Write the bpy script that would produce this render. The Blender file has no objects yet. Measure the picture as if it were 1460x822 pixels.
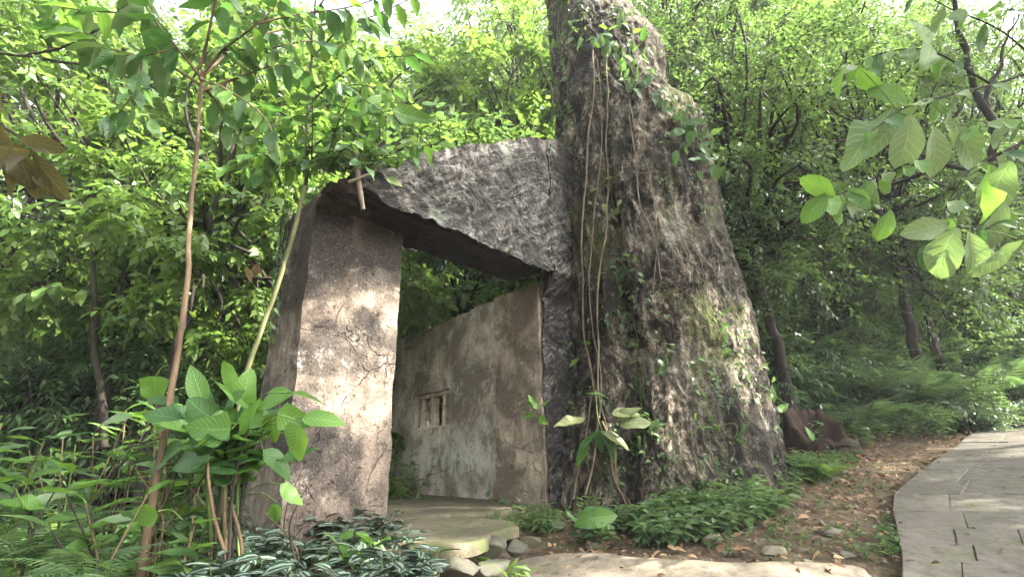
import bpy, bmesh, math, random
import numpy as np
from mathutils import Vector, Matrix, noise as mnoise
from mathutils.bvhtree import BVHTree

random.seed(11)
rng = np.random.default_rng(11)
SC = bpy.context.scene
COL = SC.collection

# ------------------------------------------------------------------ camera
IMG_W, IMG_H, FPX = 1460.0, 822.0, 682.0
PITCH, ROLL = math.radians(19.7), math.radians(1.2)
CAM = np.array([0.0, 0.0, 0.43])
fwd = np.array([0, math.cos(PITCH), math.sin(PITCH)])
_r0 = np.array([1.0, 0, 0]); _u0 = np.array([0, -math.sin(PITCH), math.cos(PITCH)])
right = math.cos(ROLL) * _r0 - math.sin(ROLL) * _u0
up = math.cos(ROLL) * _u0 + math.sin(ROLL) * _r0
cd = bpy.data.cameras.new("camera"); cam = bpy.data.objects.new("camera", cd); COL.objects.link(cam)
cam.matrix_world = Matrix(((right[0], up[0], -fwd[0], CAM[0]), (right[1], up[1], -fwd[1], CAM[1]),
                           (right[2], up[2], -fwd[2], CAM[2]), (0, 0, 0, 1)))
cd.sensor_width = 36; cd.lens = FPX / IMG_W * 36; cd.clip_start = 0.05; cd.clip_end = 600
SC.camera = cam

# ------------------------------------------------------------------ world, sun, exposure
SUN = Vector((0.86, -0.30, 0.74)).normalized()
sun_el = math.asin(SUN.z); sun_az = math.atan2(SUN.x, SUN.y)
w = bpy.data.worlds.new("World"); SC.world = w; w.use_nodes = True
nt = w.node_tree; nt.nodes.clear()
wo = nt.nodes.new("ShaderNodeOutputWorld"); bg = nt.nodes.new("ShaderNodeBackground"); sk = nt.nodes.new("ShaderNodeTexSky")
sk.sky_type = 'NISHITA'; sk.sun_disc = False; sk.sun_elevation = sun_el; sk.sun_rotation = sun_az
sk.air_density = 1.0; sk.dust_density = 6.0; sk.ozone_density = 0.6
bg.inputs[1].default_value = 0.11
hs = nt.nodes.new("ShaderNodeHueSaturation"); hs.inputs['Saturation'].default_value = .3; hs.inputs['Value'].default_value = 1.5   # hazy white sky
nt.links.new(sk.outputs[0], hs.inputs['Color']); nt.links.new(hs.outputs[0], bg.inputs[0]); nt.links.new(bg.outputs[0], wo.inputs[0])
sd = bpy.data.lights.new("sun", 'SUN'); sd.energy = 5.0; sd.angle = math.radians(0.5); sd.color = (1.0, 0.93, 0.82)
so = bpy.data.objects.new("sun", sd); COL.objects.link(so); so.rotation_euler = SUN.to_track_quat('Z', 'Y').to_euler()
SC.view_settings.view_transform = 'Standard'; SC.view_settings.look = 'None'
SC.view_settings.exposure = 2.7; SC.view_settings.gamma = 1.0; SC.view_settings.use_curve_mapping = False
cy = SC.cycles
cy.max_bounces = 7; cy.diffuse_bounces = 4; cy.glossy_bounces = 2; cy.transmission_bounces = 5; cy.transparent_max_bounces = 4
cy.use_denoising = True; cy.sample_clamp_indirect = 4.0
cy.caustics_reflective = False; cy.caustics_refractive = False

# ------------------------------------------------------------------ design-time helpers: pixel of the photo -> point at a depth
def ray(px, py):
    return fwd + right * ((px - IMG_W / 2) / FPX) + up * ((IMG_H / 2 - py) / FPX)
def at(px, py, Y):
    d = ray(px, py); return CAM + d * ((Y - CAM[1]) / d[1])
def onz(px, py, z):
    d = ray(px, py); return CAM + d * ((z - CAM[2]) / d[2])

def vnoise(P, seed=0):
    """smooth lattice noise, P (N,3) -> (N,) in -1..1"""
    P = np.asarray(P, float); i = np.floor(P).astype(np.int64); f = P - i; f = f * f * f * (f * (f * 6 - 15) + 10)
    def h(a, b, c):
        n = (a * 374761393 + b * 668265263 + c * 2147483647 + seed * 1274126177) & 0xffffffff
        n = ((n ^ (n >> 13)) * 1274126177) & 0xffffffff
        n = ((n ^ (n >> 15)) * 2246822519) & 0xffffffff
        return ((n ^ (n >> 16)) & 0xffff) / 32767.5 - 1
    x, y, z = i[:, 0], i[:, 1], i[:, 2]; u, v, t = f[:, 0], f[:, 1], f[:, 2]
    l = lambda a, b, k: a + (b - a) * k
    return l(l(l(h(x, y, z), h(x+1, y, z), u), l(h(x, y+1, z), h(x+1, y+1, z), u), v),
             l(l(h(x, y, z+1), h(x+1, y, z+1), u), l(h(x, y+1, z+1), h(x+1, y+1, z+1), u), v), t)
def fbm(P, o=4, seed=0):
    s = 0; a = 1; tot = 0; P = np.asarray(P, float)
    for k in range(o):
        s = s + a * vnoise(P, seed + k); tot += a; a *= .5; P = P * 2.03 + 7.1
    return s / tot
def ridge(P, o=4, seed=0):
    s = 0; a = 1; tot = 0; P = np.asarray(P, float)
    for k in range(o):
        s = s + a * (1 - 2 * np.abs(vnoise(P, seed + k))); tot += a; a *= .5; P = P * 2.03 + 3.3
    return s / tot

# ------------------------------------------------------------------ materials
def newmat(name):
    m = bpy.data.materials.new(name); m.use_nodes = True; t = m.node_tree
    for n in list(t.nodes): t.nodes.remove(n)
    return m, t
class G:
    """tiny node helper"""
    def __init__(s, t): s.t = t
    def n(s, ty, **kw):
        n = s.t.nodes.new("ShaderNode" + ty)
        for k, v in kw.items(): setattr(n, k, v)
        return n
    def l(s, a, b): s.t.links.new(a, b)
    def val(s, sock, v):
        if hasattr(v, 'is_output') or isinstance(v, bpy.types.NodeSocket): s.l(v, sock)
        else: sock.default_value = v
    def noise(s, vec, scale, detail=5, rough=.6, dist=0.0):
        n = s.n("TexNoise"); n.inputs['Scale'].default_value = scale; n.inputs['Detail'].default_value = detail
        n.inputs['Roughness'].default_value = rough; n.inputs['Distortion'].default_value = dist
        if vec is not None: s.l(vec, n.inputs['Vector'])
        return n.outputs[0]
    def mapping(s, vec, scale=(1, 1, 1), rot=(0, 0, 0), loc=(0, 0, 0)):
        n = s.n("Mapping"); n.inputs['Scale'].default_value = scale; n.inputs['Rotation'].default_value = rot; n.inputs['Location'].default_value = loc
        s.l(vec, n.inputs[0]); return n.outputs[0]
    def ramp(s, fac, stops, interp='LINEAR'):
        n = s.n("ValToRGB"); r = n.color_ramp; r.interpolation = interp
        while len(r.elements) < len(stops): r.elements.new(.5)
        for e, (p, c) in zip(r.elements, stops):
            e.position = p; e.color = (c, c, c, 1) if isinstance(c, (int, float)) else (*c, 1)
        s.l(fac, n.inputs[0]); return n.outputs[0]
    def mix(s, f, a, b, mode='MIX'):
        n = s.n("MixRGB", blend_type=mode); s.val(n.inputs[0], f)
        for i, c in ((1, a), (2, b)):
            if isinstance(c, tuple): n.inputs[i].default_value = (*c, 1)
            else: s.l(c, n.inputs[i])
        return n.outputs[0]
    def math(s, op, a, b=0.0):
        n = s.n("Math", operation=op); s.val(n.inputs[0], a); s.val(n.inputs[1], b); return n.outputs[0]
    def bump(s, h, strength=.5, dist=.02, prev=None):
        n = s.n("Bump"); n.inputs['Strength'].default_value = strength; n.inputs['Distance'].default_value = dist
        s.l(h, n.inputs['Height'])
        if prev is not None: s.l(prev, n.inputs['Normal'])
        return n.outputs[0]
    def bsdf(s, col, rough=.85, nrm=None, spec=.3):
        b = s.n("BsdfPrincipled"); s.val(b.inputs['Base Color'], col if not isinstance(col, tuple) else (*col, 1)); s.val(b.inputs['Roughness'], rough)
        b.inputs['Specular IOR Level'].default_value = spec
        if nrm is not None: s.l(nrm, b.inputs['Normal'])
        return b.outputs[0]
    def out(s, sh):
        o = s.n("OutputMaterial"); s.l(sh, o.inputs[0])

def leaf_mat(name, c1, c2, trans, tmix=.45, rough=.45, veins=0, stripes=None, spots=0.0, under=None, spec=.4):
    """veins: number of side vein pairs in the uv; c1..c2 random per leaf"""
    m, t = newmat(name); g = G(t)
    a = g.n("Attribute"); a.attribute_name = "rnd"
    oi = g.n("ObjectInfo")
    r = g.math('FRACT', g.math('ADD', a.outputs['Fac'], g.math('MULTIPLY', oi.outputs['Random'], 1.0)))
    col = g.ramp(r, [(0, c1), (.55, tuple((x + y) / 2 for x, y in zip(c1, c2))), (1, c2)])
    uv = g.n("UVMap"); sep = g.n("SeparateXYZ"); g.l(uv.outputs[0], sep.inputs[0])
    u, v = sep.outputs[0], sep.outputs[1]
    au = g.math('ABSOLUTE', g.math('SUBTRACT', u, .5))           # 0 at midrib
    nrm = None
    pos = g.n("TexCoord").outputs['Object']
    if veins:
        ph = g.math('MULTIPLY', g.math('SUBTRACT', v, g.math('MULTIPLY', au, .55)), veins)
        w_ = g.math('ABSOLUTE', g.math('SUBTRACT', g.math('FRACT', ph), .5))   # .5 at line
        line = g.ramp(w_, [(.36, 0.0), (.5, 1.0)])
        rib = g.ramp(au, [(0.0, 1.0), (.045, 0.0)])
        v_all = g.math('MAXIMUM', line, rib)
        col = g.mix(g.math('MULTIPLY', v_all, .45), col, tuple(min(1, c * 1.9 + .02) for c in c2))
        nrm = g.bump(v_all, .5, .004)
    if stripes:
        s_ = g.ramp(au, [(0.1, 0.0), (.14, 1.0), (.25, 1.0), (.3, 0.0)])
        col = g.mix(s_, col, stripes)
    if spots:
        sp = g.ramp(g.noise(pos, 60, 3), [(.62, 0.0), (.7, 1.0)])
        col = g.mix(g.math('MULTIPLY', sp, spots), col, (.16, .1, .03))
    if under:
        geo = g.n("NewGeometry"); col = g.mix(geo.outputs['Backfacing'], col, under)
    d = g.bsdf(col, rough, nrm, spec)
    tr = g.n("BsdfTranslucent"); tc = g.mix(.65, col, trans); g.l(tc, tr.inputs[0])
    if nrm is not None: g.l(nrm, tr.inputs[1])
    mx = g.n("MixShader"); mx.inputs[0].default_value = tmix; g.l(d, mx.inputs[1]); g.l(tr.outputs[0], mx.inputs[2])
    g.out(mx.outputs[0]); return m

M = {}
M['leaf_bright'] = leaf_mat("leaf_bright", (.038, .09, .018), (.135, .21, .05), (.23, .39, .055), .47, rough=.36, spec=.5)
M['leaf_mid'] = leaf_mat("leaf_mid", (.03, .075, .025), (.095, .16, .06), (.16, .29, .07), .42, rough=.38, spec=.5)
M['leaf_dark'] = leaf_mat("leaf_dark", (.035, .08, .026), (.1, .165, .055), (.19, .32, .06), .42, spec=.5)
M['leaf_fine'] = leaf_mat("leaf_fine", (.045, .1, .026), (.14, .21, .055), (.19, .34, .055), .44, spec=.5)
M['leaf_bank'] = leaf_mat("leaf_bank", (.04, .09, .035), (.12, .19, .08), (.19, .32, .08), .38, rough=.35, spec=.55)
M['leaf_veined'] = leaf_mat("leaf_veined", (.06, .145, .028), (.12, .23, .045), (.24, .45, .05), .42, rough=.4, veins=9, spots=.25)
M['leaf_veined_dark'] = leaf_mat("leaf_veined_dark", (.03, .085, .025), (.06, .14, .035), (.12, .28, .04), .38, rough=.4, veins=8, spots=.3)
M['leaf_pale'] = leaf_mat("leaf_pale", (.1, .17, .07), (.2, .27, .13), (.25, .42, .08), .35, rough=.6, veins=7, spots=.6)
M['leaf_yellow'] = leaf_mat("leaf_yellow", (.055, .055, .02), (.1, .09, .03), (.16, .14, .035), .45, rough=.5, veins=7, spots=.8)
M['leaf_zebra'] = leaf_mat("leaf_zebra", (.012, .03, .017), (.022, .05, .023), (.04, .08, .03), .15, rough=.35, stripes=(.2, .25, .21))
M['leaf_strap'] = leaf_mat("leaf_strap", (.04, .1, .02), (.1, .19, .035), (.2, .38, .04), .42, rough=.38, veins=14, spots=.3)
M['leaf_dead'] = leaf_mat("leaf_dead", (.08, .045, .02), (.26, .17, .09), (.2, .1, .03), .15, rough=.8, veins=6)
M['leaf_olive'] = leaf_mat("leaf_olive", (.1, .13, .05), (.17, .19, .08), (.2, .26, .06), .3, rough=.5, veins=6, spots=.4)

def bark_mat(name, c1, c2, scale=8, stretch=.2, bump=.6):
    m, t = newmat(name); g = G(t); p = g.n("TexCoord").outputs['Object']
    q = g.mapping(p, (1, 1, stretch)); n1 = g.noise(q, scale, 6, .65); n2 = g.noise(p, scale * .25, 3)
    col = g.ramp(n1, [(.3, c1), (.7, c2)]); col = g.mix(g.ramp(n2, [(.5, 0.0), (.75, .6)]), col, (.035, .045, .018))
    g.out(g.bsdf(col, .85, g.bump(n1, bump, .02), .2)); return m
M['bark_dark'] = bark_mat("bark_dark", (.012, .01, .008), (.04, .033, .026))
M['bark_brown'] = bark_mat("bark_brown", (.04, .027, .018), (.2, .14, .085), 9, .25)
M['bark_green'] = bark_mat("bark_green", (.05, .06, .025), (.17, .17, .08), 12, .3)
M['stem_green'] = bark_mat("stem_green", (.05, .09, .02), (.13, .18, .05), 20, .2, .2)
M['liana'] = bark_mat("liana", (.06, .045, .03), (.26, .2, .13), 14, .35)
M['liana_grey'] = bark_mat("liana_grey", (.05, .042, .03), (.24, .2, .15), 16, .35)

def plaster(name, base, dark, light, stroke=0.0, streak=.5, blobs=(), pale_low=None):
    """weathered concrete: mottled, black mould, pale lime/lichen, vertical streaks"""
    m, t = newmat(name); g = G(t); p = g.n("TexCoord").outputs['Object']
    big = g.noise(p, 1.6, 5, .62, .4); mid = g.noise(p, 6, 6, .7, .6); fine = g.noise(p, 38, 5, .7)
    stq = g.mapping(p, (3.6, 3.6, .5)); st = g.noise(stq, 1.6, 7, .68, .8)
    c = g.ramp(mid, [(.3, tuple(x * .62 for x in base)), (.5, base), (.68, tuple(min(1, x * 1.25) for x in base))])
    c = g.mix(g.ramp(big, [(.42, 0.0), (.56, .9)]), c, dark)
    c = g.mix(g.math('MULTIPLY', g.ramp(st, [(.46, 0.0), (.66, 1.0)]), streak), c, dark)
    li = g.math('MULTIPLY', g.ramp(g.noise(p, 3.1, 6, .75, .3), [(.55, 0.0), (.63, 1.0)]), g.ramp(fine, [(.42, 0.0), (.58, 1.0)]))
    c = g.mix(g.math('MULTIPLY', li, .75), c, light)
    for (bx, by, bz, br) in blobs:       # patches of black mould
        vm = g.n("VectorMath", operation='DISTANCE'); g.l(p, vm.inputs[0]); vm.inputs[1].default_value = (bx, by, bz)
        dd = g.math('ADD', g.math('DIVIDE', vm.outputs['Value'], br), g.math('MULTIPLY', g.math('SUBTRACT', g.noise(p, 4.5, 6, .7, .5), .5), 1.5))
        c = g.mix(g.ramp(dd, [(.65, .92), (1.05, 0.0)]), c, dark)
    if pale_low is not None:             # lime bloom low on the wall
        sp_ = g.n("SeparateXYZ"); g.l(p, sp_.inputs[0]); zz_ = sp_.outputs[2]
        bnd = g.math('MULTIPLY', g.ramp(g.math('DIVIDE', zz_, 2.5), [(pale_low[0], 0.0), (pale_low[1], .9), (pale_low[2], 0.0)]), g.ramp(g.noise(g.mapping(p, (1, 1, .45)), 7, 6, .75), [(.42, 0.0), (.62, 1.0)]))
        c = g.mix(bnd, c, light)
    pit = g.ramp(g.noise(p, 26, 6, .75), [(.3, 1.0), (.42, 0.0)])
    c = g.mix(g.math('MULTIPLY', pit, .75), c, tuple(x * .3 for x in dark))
    wv = g.n("TexVoronoi"); wv.feature = 'DISTANCE_TO_EDGE'; wv.inputs['Scale'].default_value = 1.3
    wc = g.n("VectorMath", operation='MULTIPLY_ADD'); nn = g.n("TexNoise"); nn.inputs['Scale'].default_value = 2.6; nn.inputs['Detail'].default_value = 4; g.l(p, nn.inputs['Vector'])
    g.l(nn.outputs['Color'], wc.inputs[0]); wc.inputs[1].default_value = (.4, .4, .4); g.l(p, wc.inputs[2]); g.l(wc.outputs[0], wv.inputs['Vector'])
    crack = g.math('MULTIPLY', g.ramp(wv.outputs['Distance'], [(.0, .9), (.008, 0.0)]), g.ramp(g.noise(g.mapping(p, (1, 1, 1), loc=(9, 2, 7)), 1.9, 3), [(.5, 0.0), (.58, 1.0)]))
    c = g.mix(g.math('MULTIPLY', crack, .8), c, tuple(x * .3 for x in dark))
    spn = g.noise(p, 65, 4, .85); c = g.mix(g.ramp(spn, [(.36, .5), (.48, 0.0)]), c, tuple(x * .5 for x in dark)); c = g.mix(g.ramp(spn, [(.55, 0.0), (.68, .3)]), c, light)
    h = g.math('ADD', g.math('MULTIPLY', mid, .7), g.math('MULTIPLY', fine, .35))
    h = g.math('SUBTRACT', h, g.math('MULTIPLY', crack, .5))
    h = g.math('SUBTRACT', h, g.math('MULTIPLY', pit, .3))
    nr = g.bump(h, 1.0, .035)
    g.out(g.bsdf(c, .92, nr, .15)); return m
M['plaster_pink'] = plaster("plaster_pink", (.25, .2, .156), (.042, .036, .031), (.46, .42, .37), streak=.55,
    blobs=[(-.52, -.5, .62, .36), (-.3, -.3, .45, .25), (-.5, -.5, 2.1, .42), (-.15, -.15, 2.1, .35), (-.45, -.4, 1.35, .16), (-.25, -.2, 1.55, .14), (-.65, -.6, 1.7, .2)])
M['plaster_brown'] = plaster("plaster_brown", (.5, .43, .35), (.15, .122, .095), (.55, .55, .47), streak=.5, pale_low=(.03, .18, .4))
M['plaster_edge'] = plaster("plaster_edge", (.4, .33, .25), (.12, .095, .07), (.5, .45, .36), streak=.7)
M['plaster_dark'] = plaster("plaster_dark", (.042, .036, .032), (.014, .012, .011), (.08, .072, .064), streak=.3)  # near-black tone puts the room's shade into the colour; lintel shares it
M['wood_bar'] = plaster("wood_bar", (.72, .6, .45), (.3, .23, .16), (.7, .65, .55), streak=.2)

def rough_wall_mat():
    m, t = newmat("rooted_cement"); g = G(t); p = g.n("TexCoord").outputs['Object']
    warp = g.noise(p, 1.3, 3, .5)
    comb = g.n("CombineXYZ"); g.l(warp, comb.inputs[0]); g.l(warp, comb.inputs[2])
    add = g.n("VectorMath", operation='MULTIPLY_ADD'); g.l(comb.outputs[0], add.inputs[0]); add.inputs[1].default_value = (.9, .9, .9); g.l(p, add.inputs[2])
    # strokes: long along a falling diagonal
    q = g.mapping(add.outputs[0], (1, 1, 1), (0, math.radians(42), math.radians(-48)))
    q = g.mapping(q, (2.2, 10, 10)); s1 = g.noise(q, 1.5, 5, .62, .5)
    q2 = g.mapping(q, (1.7, 1.9, 1.9), loc=(5, 2, 1)); s2 = g.noise(q2, 1.6, 4, .6, .7)
    big = g.noise(p, 1.5, 4, .6); fine = g.noise(p, 45, 4, .7)
    h = g.math('ADD', g.math('MULTIPLY', s1, .65), g.math('MULTIPLY', s2, .45))
    c = g.ramp(h, [(.42, (.014, .013, .012)), (.5, (.042, .04, .036)), (.58, (.11, .105, .094)), (.7, (.28, .265, .24))])
    c = g.mix(g.ramp(big, [(.44, 0.0), (.58, .8)]), c, (.035, .032, .03)); c = g.mix(g.ramp(fine, [(.4, .6), (.52, 0.0)]), c, (.02, .018, .017))
    c = g.mix(g.ramp(g.noise(p, 2.3, 5, .7), [(.58, 0.0), (.7, .45)]), c, (.24, .28, .22))
    hh = g.math('ADD', h, g.math('MULTIPLY', fine, .12))
    g.out(g.bsdf(c, .9, g.bump(hh, 1.0, .06), .15)); return m
M['rooted_cement'] = rough_wall_mat()

def trunk_mat():
    m, t = newmat("old_bark"); g = G(t); p = g.n("TexCoord").outputs['Object']
    n0 = g.noise(p, 1.1, 3, .5)
    comb = g.n("CombineXYZ"); g.l(n0, comb.inputs[0]); g.l(n0, comb.inputs[1])
    add = g.n("VectorMath", operation='MULTIPLY_ADD'); g.l(comb.outputs[0], add.inputs[0]); add.inputs[1].default_value = (.8, .8, .8); g.l(p, add.inputs[2])
    q = g.mapping(add.outputs[0], (5, 5, 1.5), (0, math.radians(14), 0)); s1 = g.noise(q, 1.6, 7, .68, .6)
    q3 = g.mapping(add.outputs[0], (12, 12, 4.5), (0, math.radians(-10), 0)); s2 = g.noise(q3, 2.0, 5, .7, .9)
    fine = g.noise(p, 40, 5, .7)
    h = g.math('ADD', g.math('MULTIPLY', s1, .6), g.math('MULTIPLY', s2, .4))
    c = g.ramp(h, [(.41, (.011, .01, .008)), (.48, (.045, .038, .029)), (.54, (.15, .128, .095)), (.62, (.44, .385, .29))])
    big = g.noise(p, .9, 4, .6)
    c = g.mix(g.ramp(big, [(.47, 0.0), (.56, .7)]), c, (.03, .028, .025)); c = g.mix(g.ramp(g.noise(g.mapping(p, (1, 1, .7), loc=(2, 8, 1)), 1.3, 5, .65), [(.54, 0.0), (.62, .4)]), c, (.3, .28, .22))
    li = g.ramp(g.noise(p, 3.2, 6, .75), [(.57, 0.0), (.66, .65)])
    c = g.mix(g.math('MULTIPLY', li, g.ramp(fine, [(.4, 0.0), (.55, 1.0)])), c, (.32, .34, .29))
    mo = g.ramp(g.noise(g.mapping(p, (1, 1, .6), loc=(3, 1, 4)), 1.7, 5, .7), [(.53, 0.0), (.64, .7)])
    c = g.mix(mo, c, (.08, .1, .03)); c = g.mix(g.ramp(fine, [(.38, .65), (.5, 0.0)]), c, (.014, .012, .01))
    hh = g.math('ADD', h, g.math('MULTIPLY', fine, .14))
    g.out(g.bsdf(c, .92, g.bump(hh, 1.0, .12), .12)); return m
M['old_bark'] = trunk_mat()

def ground_mat():
    m, t = newmat("forest_soil"); g = G(t); p = g.n("TexCoord").outputs['Object']
    a = g.noise(p, 2.2, 6, .65); b = g.noise(p, 14, 6, .7); f = g.noise(p, 70, 4, .7)
    c = g.ramp(b, [(.3, (.03, .022, .015)), (.5, (.08, .058, .04)), (.7, (.16, .125, .09))])
    c = g.mix(g.ramp(a, [(.5, 0.0), (.66, .5)]), c, (.06, .075, .03))
    v = g.n("TexVoronoi"); v.inputs['Scale'].default_value = 34; g.l(p, v.inputs['Vector'])
    c = g.mix(g.ramp(v.outputs['Distance'], [(.0, .45), (.35, 0.0)]), c, (.2, .14, .09))
    h = g.math('ADD', b, g.math('MULTIPLY', f, .5))
    g.out(g.bsdf(c, .95, g.bump(h, .9, .03), .1)); return m
M['soil'] = ground_mat()
def cement_mat(name, base, moss=.35, dark=(.09, .08, .065)):
    m, t = newmat(name); g = G(t); p = g.n("TexCoord").outputs['Object']; oi = g.n("ObjectInfo")
    a = g.noise(p, 1.9, 6, .65, .4); b = g.noise(p, 11, 6, .7); f = g.noise(p, 60, 4, .7)
    c = g.ramp(b, [(.3, tuple(x * .35 for x in base)), (.48, base), (.68, tuple(min(1, x * 1.35) for x in base))]); c = g.mix(g.ramp(f, [(.36, .6), (.5, 0.0)]), c, dark)
    c = g.mix(g.ramp(a, [(.5, 0.0), (.66, .7)]), c, dark)
    c = g.mix(g.ramp(g.noise(p, 3.7, 5, .7), [(.52, 0.0), (.66, moss)]), c, (.06, .078, .022))
    c = g.mix(g.math('MULTIPLY', oi.outputs['Random'], .3), c, dark)
    h = g.math('ADD', b, g.math('MULTIPLY', f, .4))
    g.out(g.bsdf(c, .85, g.bump(h, .6, .012), .25)); return m
M['cement'] = cement_mat("worn_cement", (.185, .155, .112), .35)
M['cement_dark'] = cement_mat("grit_bed", (.1, .085, .065), .5, (.05, .045, .035))
M['paving'] = cement_mat("paving_stone", (.095, .086, .071), .6, (.05, .044, .034))
M['step'] = cement_mat("mossy_step", (.1, .086, .058), .8, (.035, .032, .022))
M['rock'] = cement_mat("field_stone", (.15, .13, .1), .6)
M['mossrock'] = cement_mat("mossy_stone", (.07, .066, .05), .95, (.035, .035, .03))
M['stump'] = bark_mat("rotten_wood", (.006, .003, .002), (.035, .017, .011), 12, .5, 1.0)
M['rust'] = bark_mat("rusted_concrete", (.01, .007, .006), (.045, .027, .022), 14, 1, 1.0)
M['road'] = cement_mat("far_road", (.45, .42, .36), .1)

# ------------------------------------------------------------------ mesh / object helpers
def mk(name, V, F, mat, parent=None, smooth=True, uv=None, rnd=None, origin=None):
    V = np.asarray(V, float)
    org = np.zeros(3) if origin is None else np.asarray(origin, float)
    if parent is not None and origin is None: org = np.array(parent.location)
    me = bpy.data.meshes.new(name)
    V = V - org
    if isinstance(F, np.ndarray) and F.ndim == 2:
        n, k = F.shape
        me.vertices.add(len(V)); me.vertices.foreach_set("co", V.astype(np.float32).ravel())
        me.loops.add(n * k); me.loops.foreach_set("vertex_index", F.astype(np.int32).ravel())
        me.polygons.add(n); me.polygons.foreach_set("loop_start", np.arange(0, n * k, k, dtype=np.int32))
        me.update(calc_edges=True)
    else:
        me.from_pydata([tuple(v) for v in V], [], [tuple(int(i) for i in f) for f in F]); me.update()
    if uv is not None:
        li = np.zeros(len(me.loops), np.int32); me.loops.foreach_get("vertex_index", li)
        l = me.uv_layers.new(name="UVMap"); l.data.foreach_set("uv", np.asarray(uv, np.float32)[li].ravel())
    if rnd is not None:
        a = me.attributes.new("rnd", 'FLOAT', 'POINT'); a.data.foreach_set("value", np.asarray(rnd, np.float32))
    if smooth: me.polygons.foreach_set("use_smooth", [True] * len(me.polygons))
    me.materials.append(M[mat] if isinstance(mat, str) else mat)
    o = bpy.data.objects.new(name, me); COL.objects.link(o)
    if parent is not None:
        o.parent = parent
        if origin is not None: o.location = org - np.array(parent.location) if parent.parent is None else org
    elif origin is not None: o.location = org
    return o
def tag(o, label=None, cat=None, group=None, kind=None):
    if label: o["label"] = label
    if cat: o["category"] = cat
    if group: o["group"] = group
    if kind: o["kind"] = kind
    return o
def thing(name, label, cat, loc, group=None):
    o = bpy.data.objects.new(name, None); COL.objects.link(o); o.location = tuple(float(x) for x in loc)
    o.empty_display_size = .2
    return tag(o, label, cat, group)
def dup(root, loc, rz=0, s=1.0, label=None, group=None, sz=None):
    r = root.copy(); COL.objects.link(r); r.location = tuple(float(x) for x in loc); r.rotation_euler = (0, 0, rz)
    r.scale = (s, s, s if sz is None else sz)
    if label: r["label"] = label
    if group: r["group"] = group
    for ch in list(root.children):
        c = ch.copy(); COL.objects.link(c); c.parent = r
    return r

def hexmap(f, nu, nv, nw):
    """six gridded faces of the unit cube, mapped by f (N,3)->(N,3); shared edges welded"""
    idx = {}; V = []; F = []
    def vid(i, j, k):
        q = (i, j, k)
        if q not in idx: idx[q] = len(V); V.append((i / nu, j / nv, k / nw))
        return idx[q]
    for i in range(nu):
        for j in range(nv):
            F.append((vid(i, j, 0), vid(i, j+1, 0), vid(i+1, j+1, 0), vid(i+1, j, 0)))
            F.append((vid(i, j, nw), vid(i+1, j, nw), vid(i+1, j+1, nw), vid(i, j+1, nw)))
    for i in range(nu):
        for k in range(nw):
            F.append((vid(i, 0, k), vid(i+1, 0, k), vid(i+1, 0, k+1), vid(i, 0, k+1)))
            F.append((vid(i, nv, k), vid(i, nv, k+1), vid(i+1, nv, k+1), vid(i+1, nv, k)))
    for j in range(nv):
        for k in range(nw):
            F.append((vid(0, j, k), vid(0, j, k+1), vid(0, j+1, k+1), vid(0, j+1, k)))
            F.append((vid(nu, j, k), vid(nu, j+1, k), vid(nu, j+1, k+1), vid(nu, j, k+1)))
    return f(np.array(V)), np.array(F)

def tube(P, R, n=6, cap=True):
    P = np.asarray(P, float); m = len(P); R = np.broadcast_to(np.asarray(R, float), (m,))
    T = np.gradient(P, axis=0); T /= np.linalg.norm(T, axis=1)[:, None] + 1e-9
    a = np.array([0, 0, 1.]) if abs(T[0][2]) < .9 else np.array([1., 0, 0])
    V = []; N = np.cross(T[0], a); N /= np.linalg.norm(N)
    for i in range(m):
        N = N - T[i] * N.dot(T[i]); N /= np.linalg.norm(N) + 1e-9; B = np.cross(T[i], N)
        for k in range(n):
            th = 2 * math.pi * k / n; V.append(P[i] + R[i] * (math.cos(th) * N + math.sin(th) * B))
    F = [(i*n+k, i*n+(k+1) % n, (i+1)*n+(k+1) % n, (i+1)*n+k) for i in range(m-1) for k in range(n)]
    return np.array(V), np.array(F)
def spline(P, k=8):
    P = np.asarray(P, float); Q = np.vstack([2*P[0]-P[1], P, 2*P[-1]-P[-2]]); out = []
    for i in range(1, len(Q) - 2):
        for t in np.linspace(0, 1, k, endpoint=False):
            a, b, c, d = Q[i-1], Q[i], Q[i+1], Q[i+2]
            out.append(.5 * ((2*b) + (c-a)*t + (2*a-5*b+4*c-d)*t*t + (-a+3*b-3*c+d)*t**3))
    out.append(P[-1]); return np.array(out)
def join(L):
    V = []; F = []; o = 0
    for v, f in L: V.append(v); F.append(f + o); o += len(v)
    return np.vstack(V), np.vstack(F)
def wobble(P, a, seed):
    P = np.asarray(P, float)
    return P + a * np.stack([fbm(P * 1.7 + 11 * k, 3, seed + k * 9) for k in range(3)], 1)

# ------------------------------------------------------------------ leaf templates: along +Y, face +Z, length 1
def leaf_grid(nl, nw, prof, fold=.15, curl=.25, wave=0.0):
    """prof(t)->half width; returns verts, quads, uv"""
    V = []; UV = []
    for i in range(nl + 1):
        t = i / nl; hw = max(prof(t), .004)
        for j in range(nw + 1):
            s = j / nw * 2 - 1
            V.append((s * hw, t, fold * abs(s) * hw * 2 - curl * t * t + wave * math.sin(t * 13 + s) * abs(s)))
            UV.append((.5 + .5 * s, t))
    F = [(i*(nw+1)+j, i*(nw+1)+j+1, (i+1)*(nw+1)+j+1, (i+1)*(nw+1)+j) for i in range(nl) for j in range(nw)]
    return np.array(V), np.array(F), np.array(UV)
ov = lambda w, e=.8: (lambda t: w * (math.sin(math.pi * min(1, t) ** e) ** .85 if 0 < t < 1 else 0))
heart = lambda w: (lambda t: w * min(1, (t + .03) * 7) ** .6 * (1 - t ** 2.1) ** .8 if t < 1 else 0)
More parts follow.
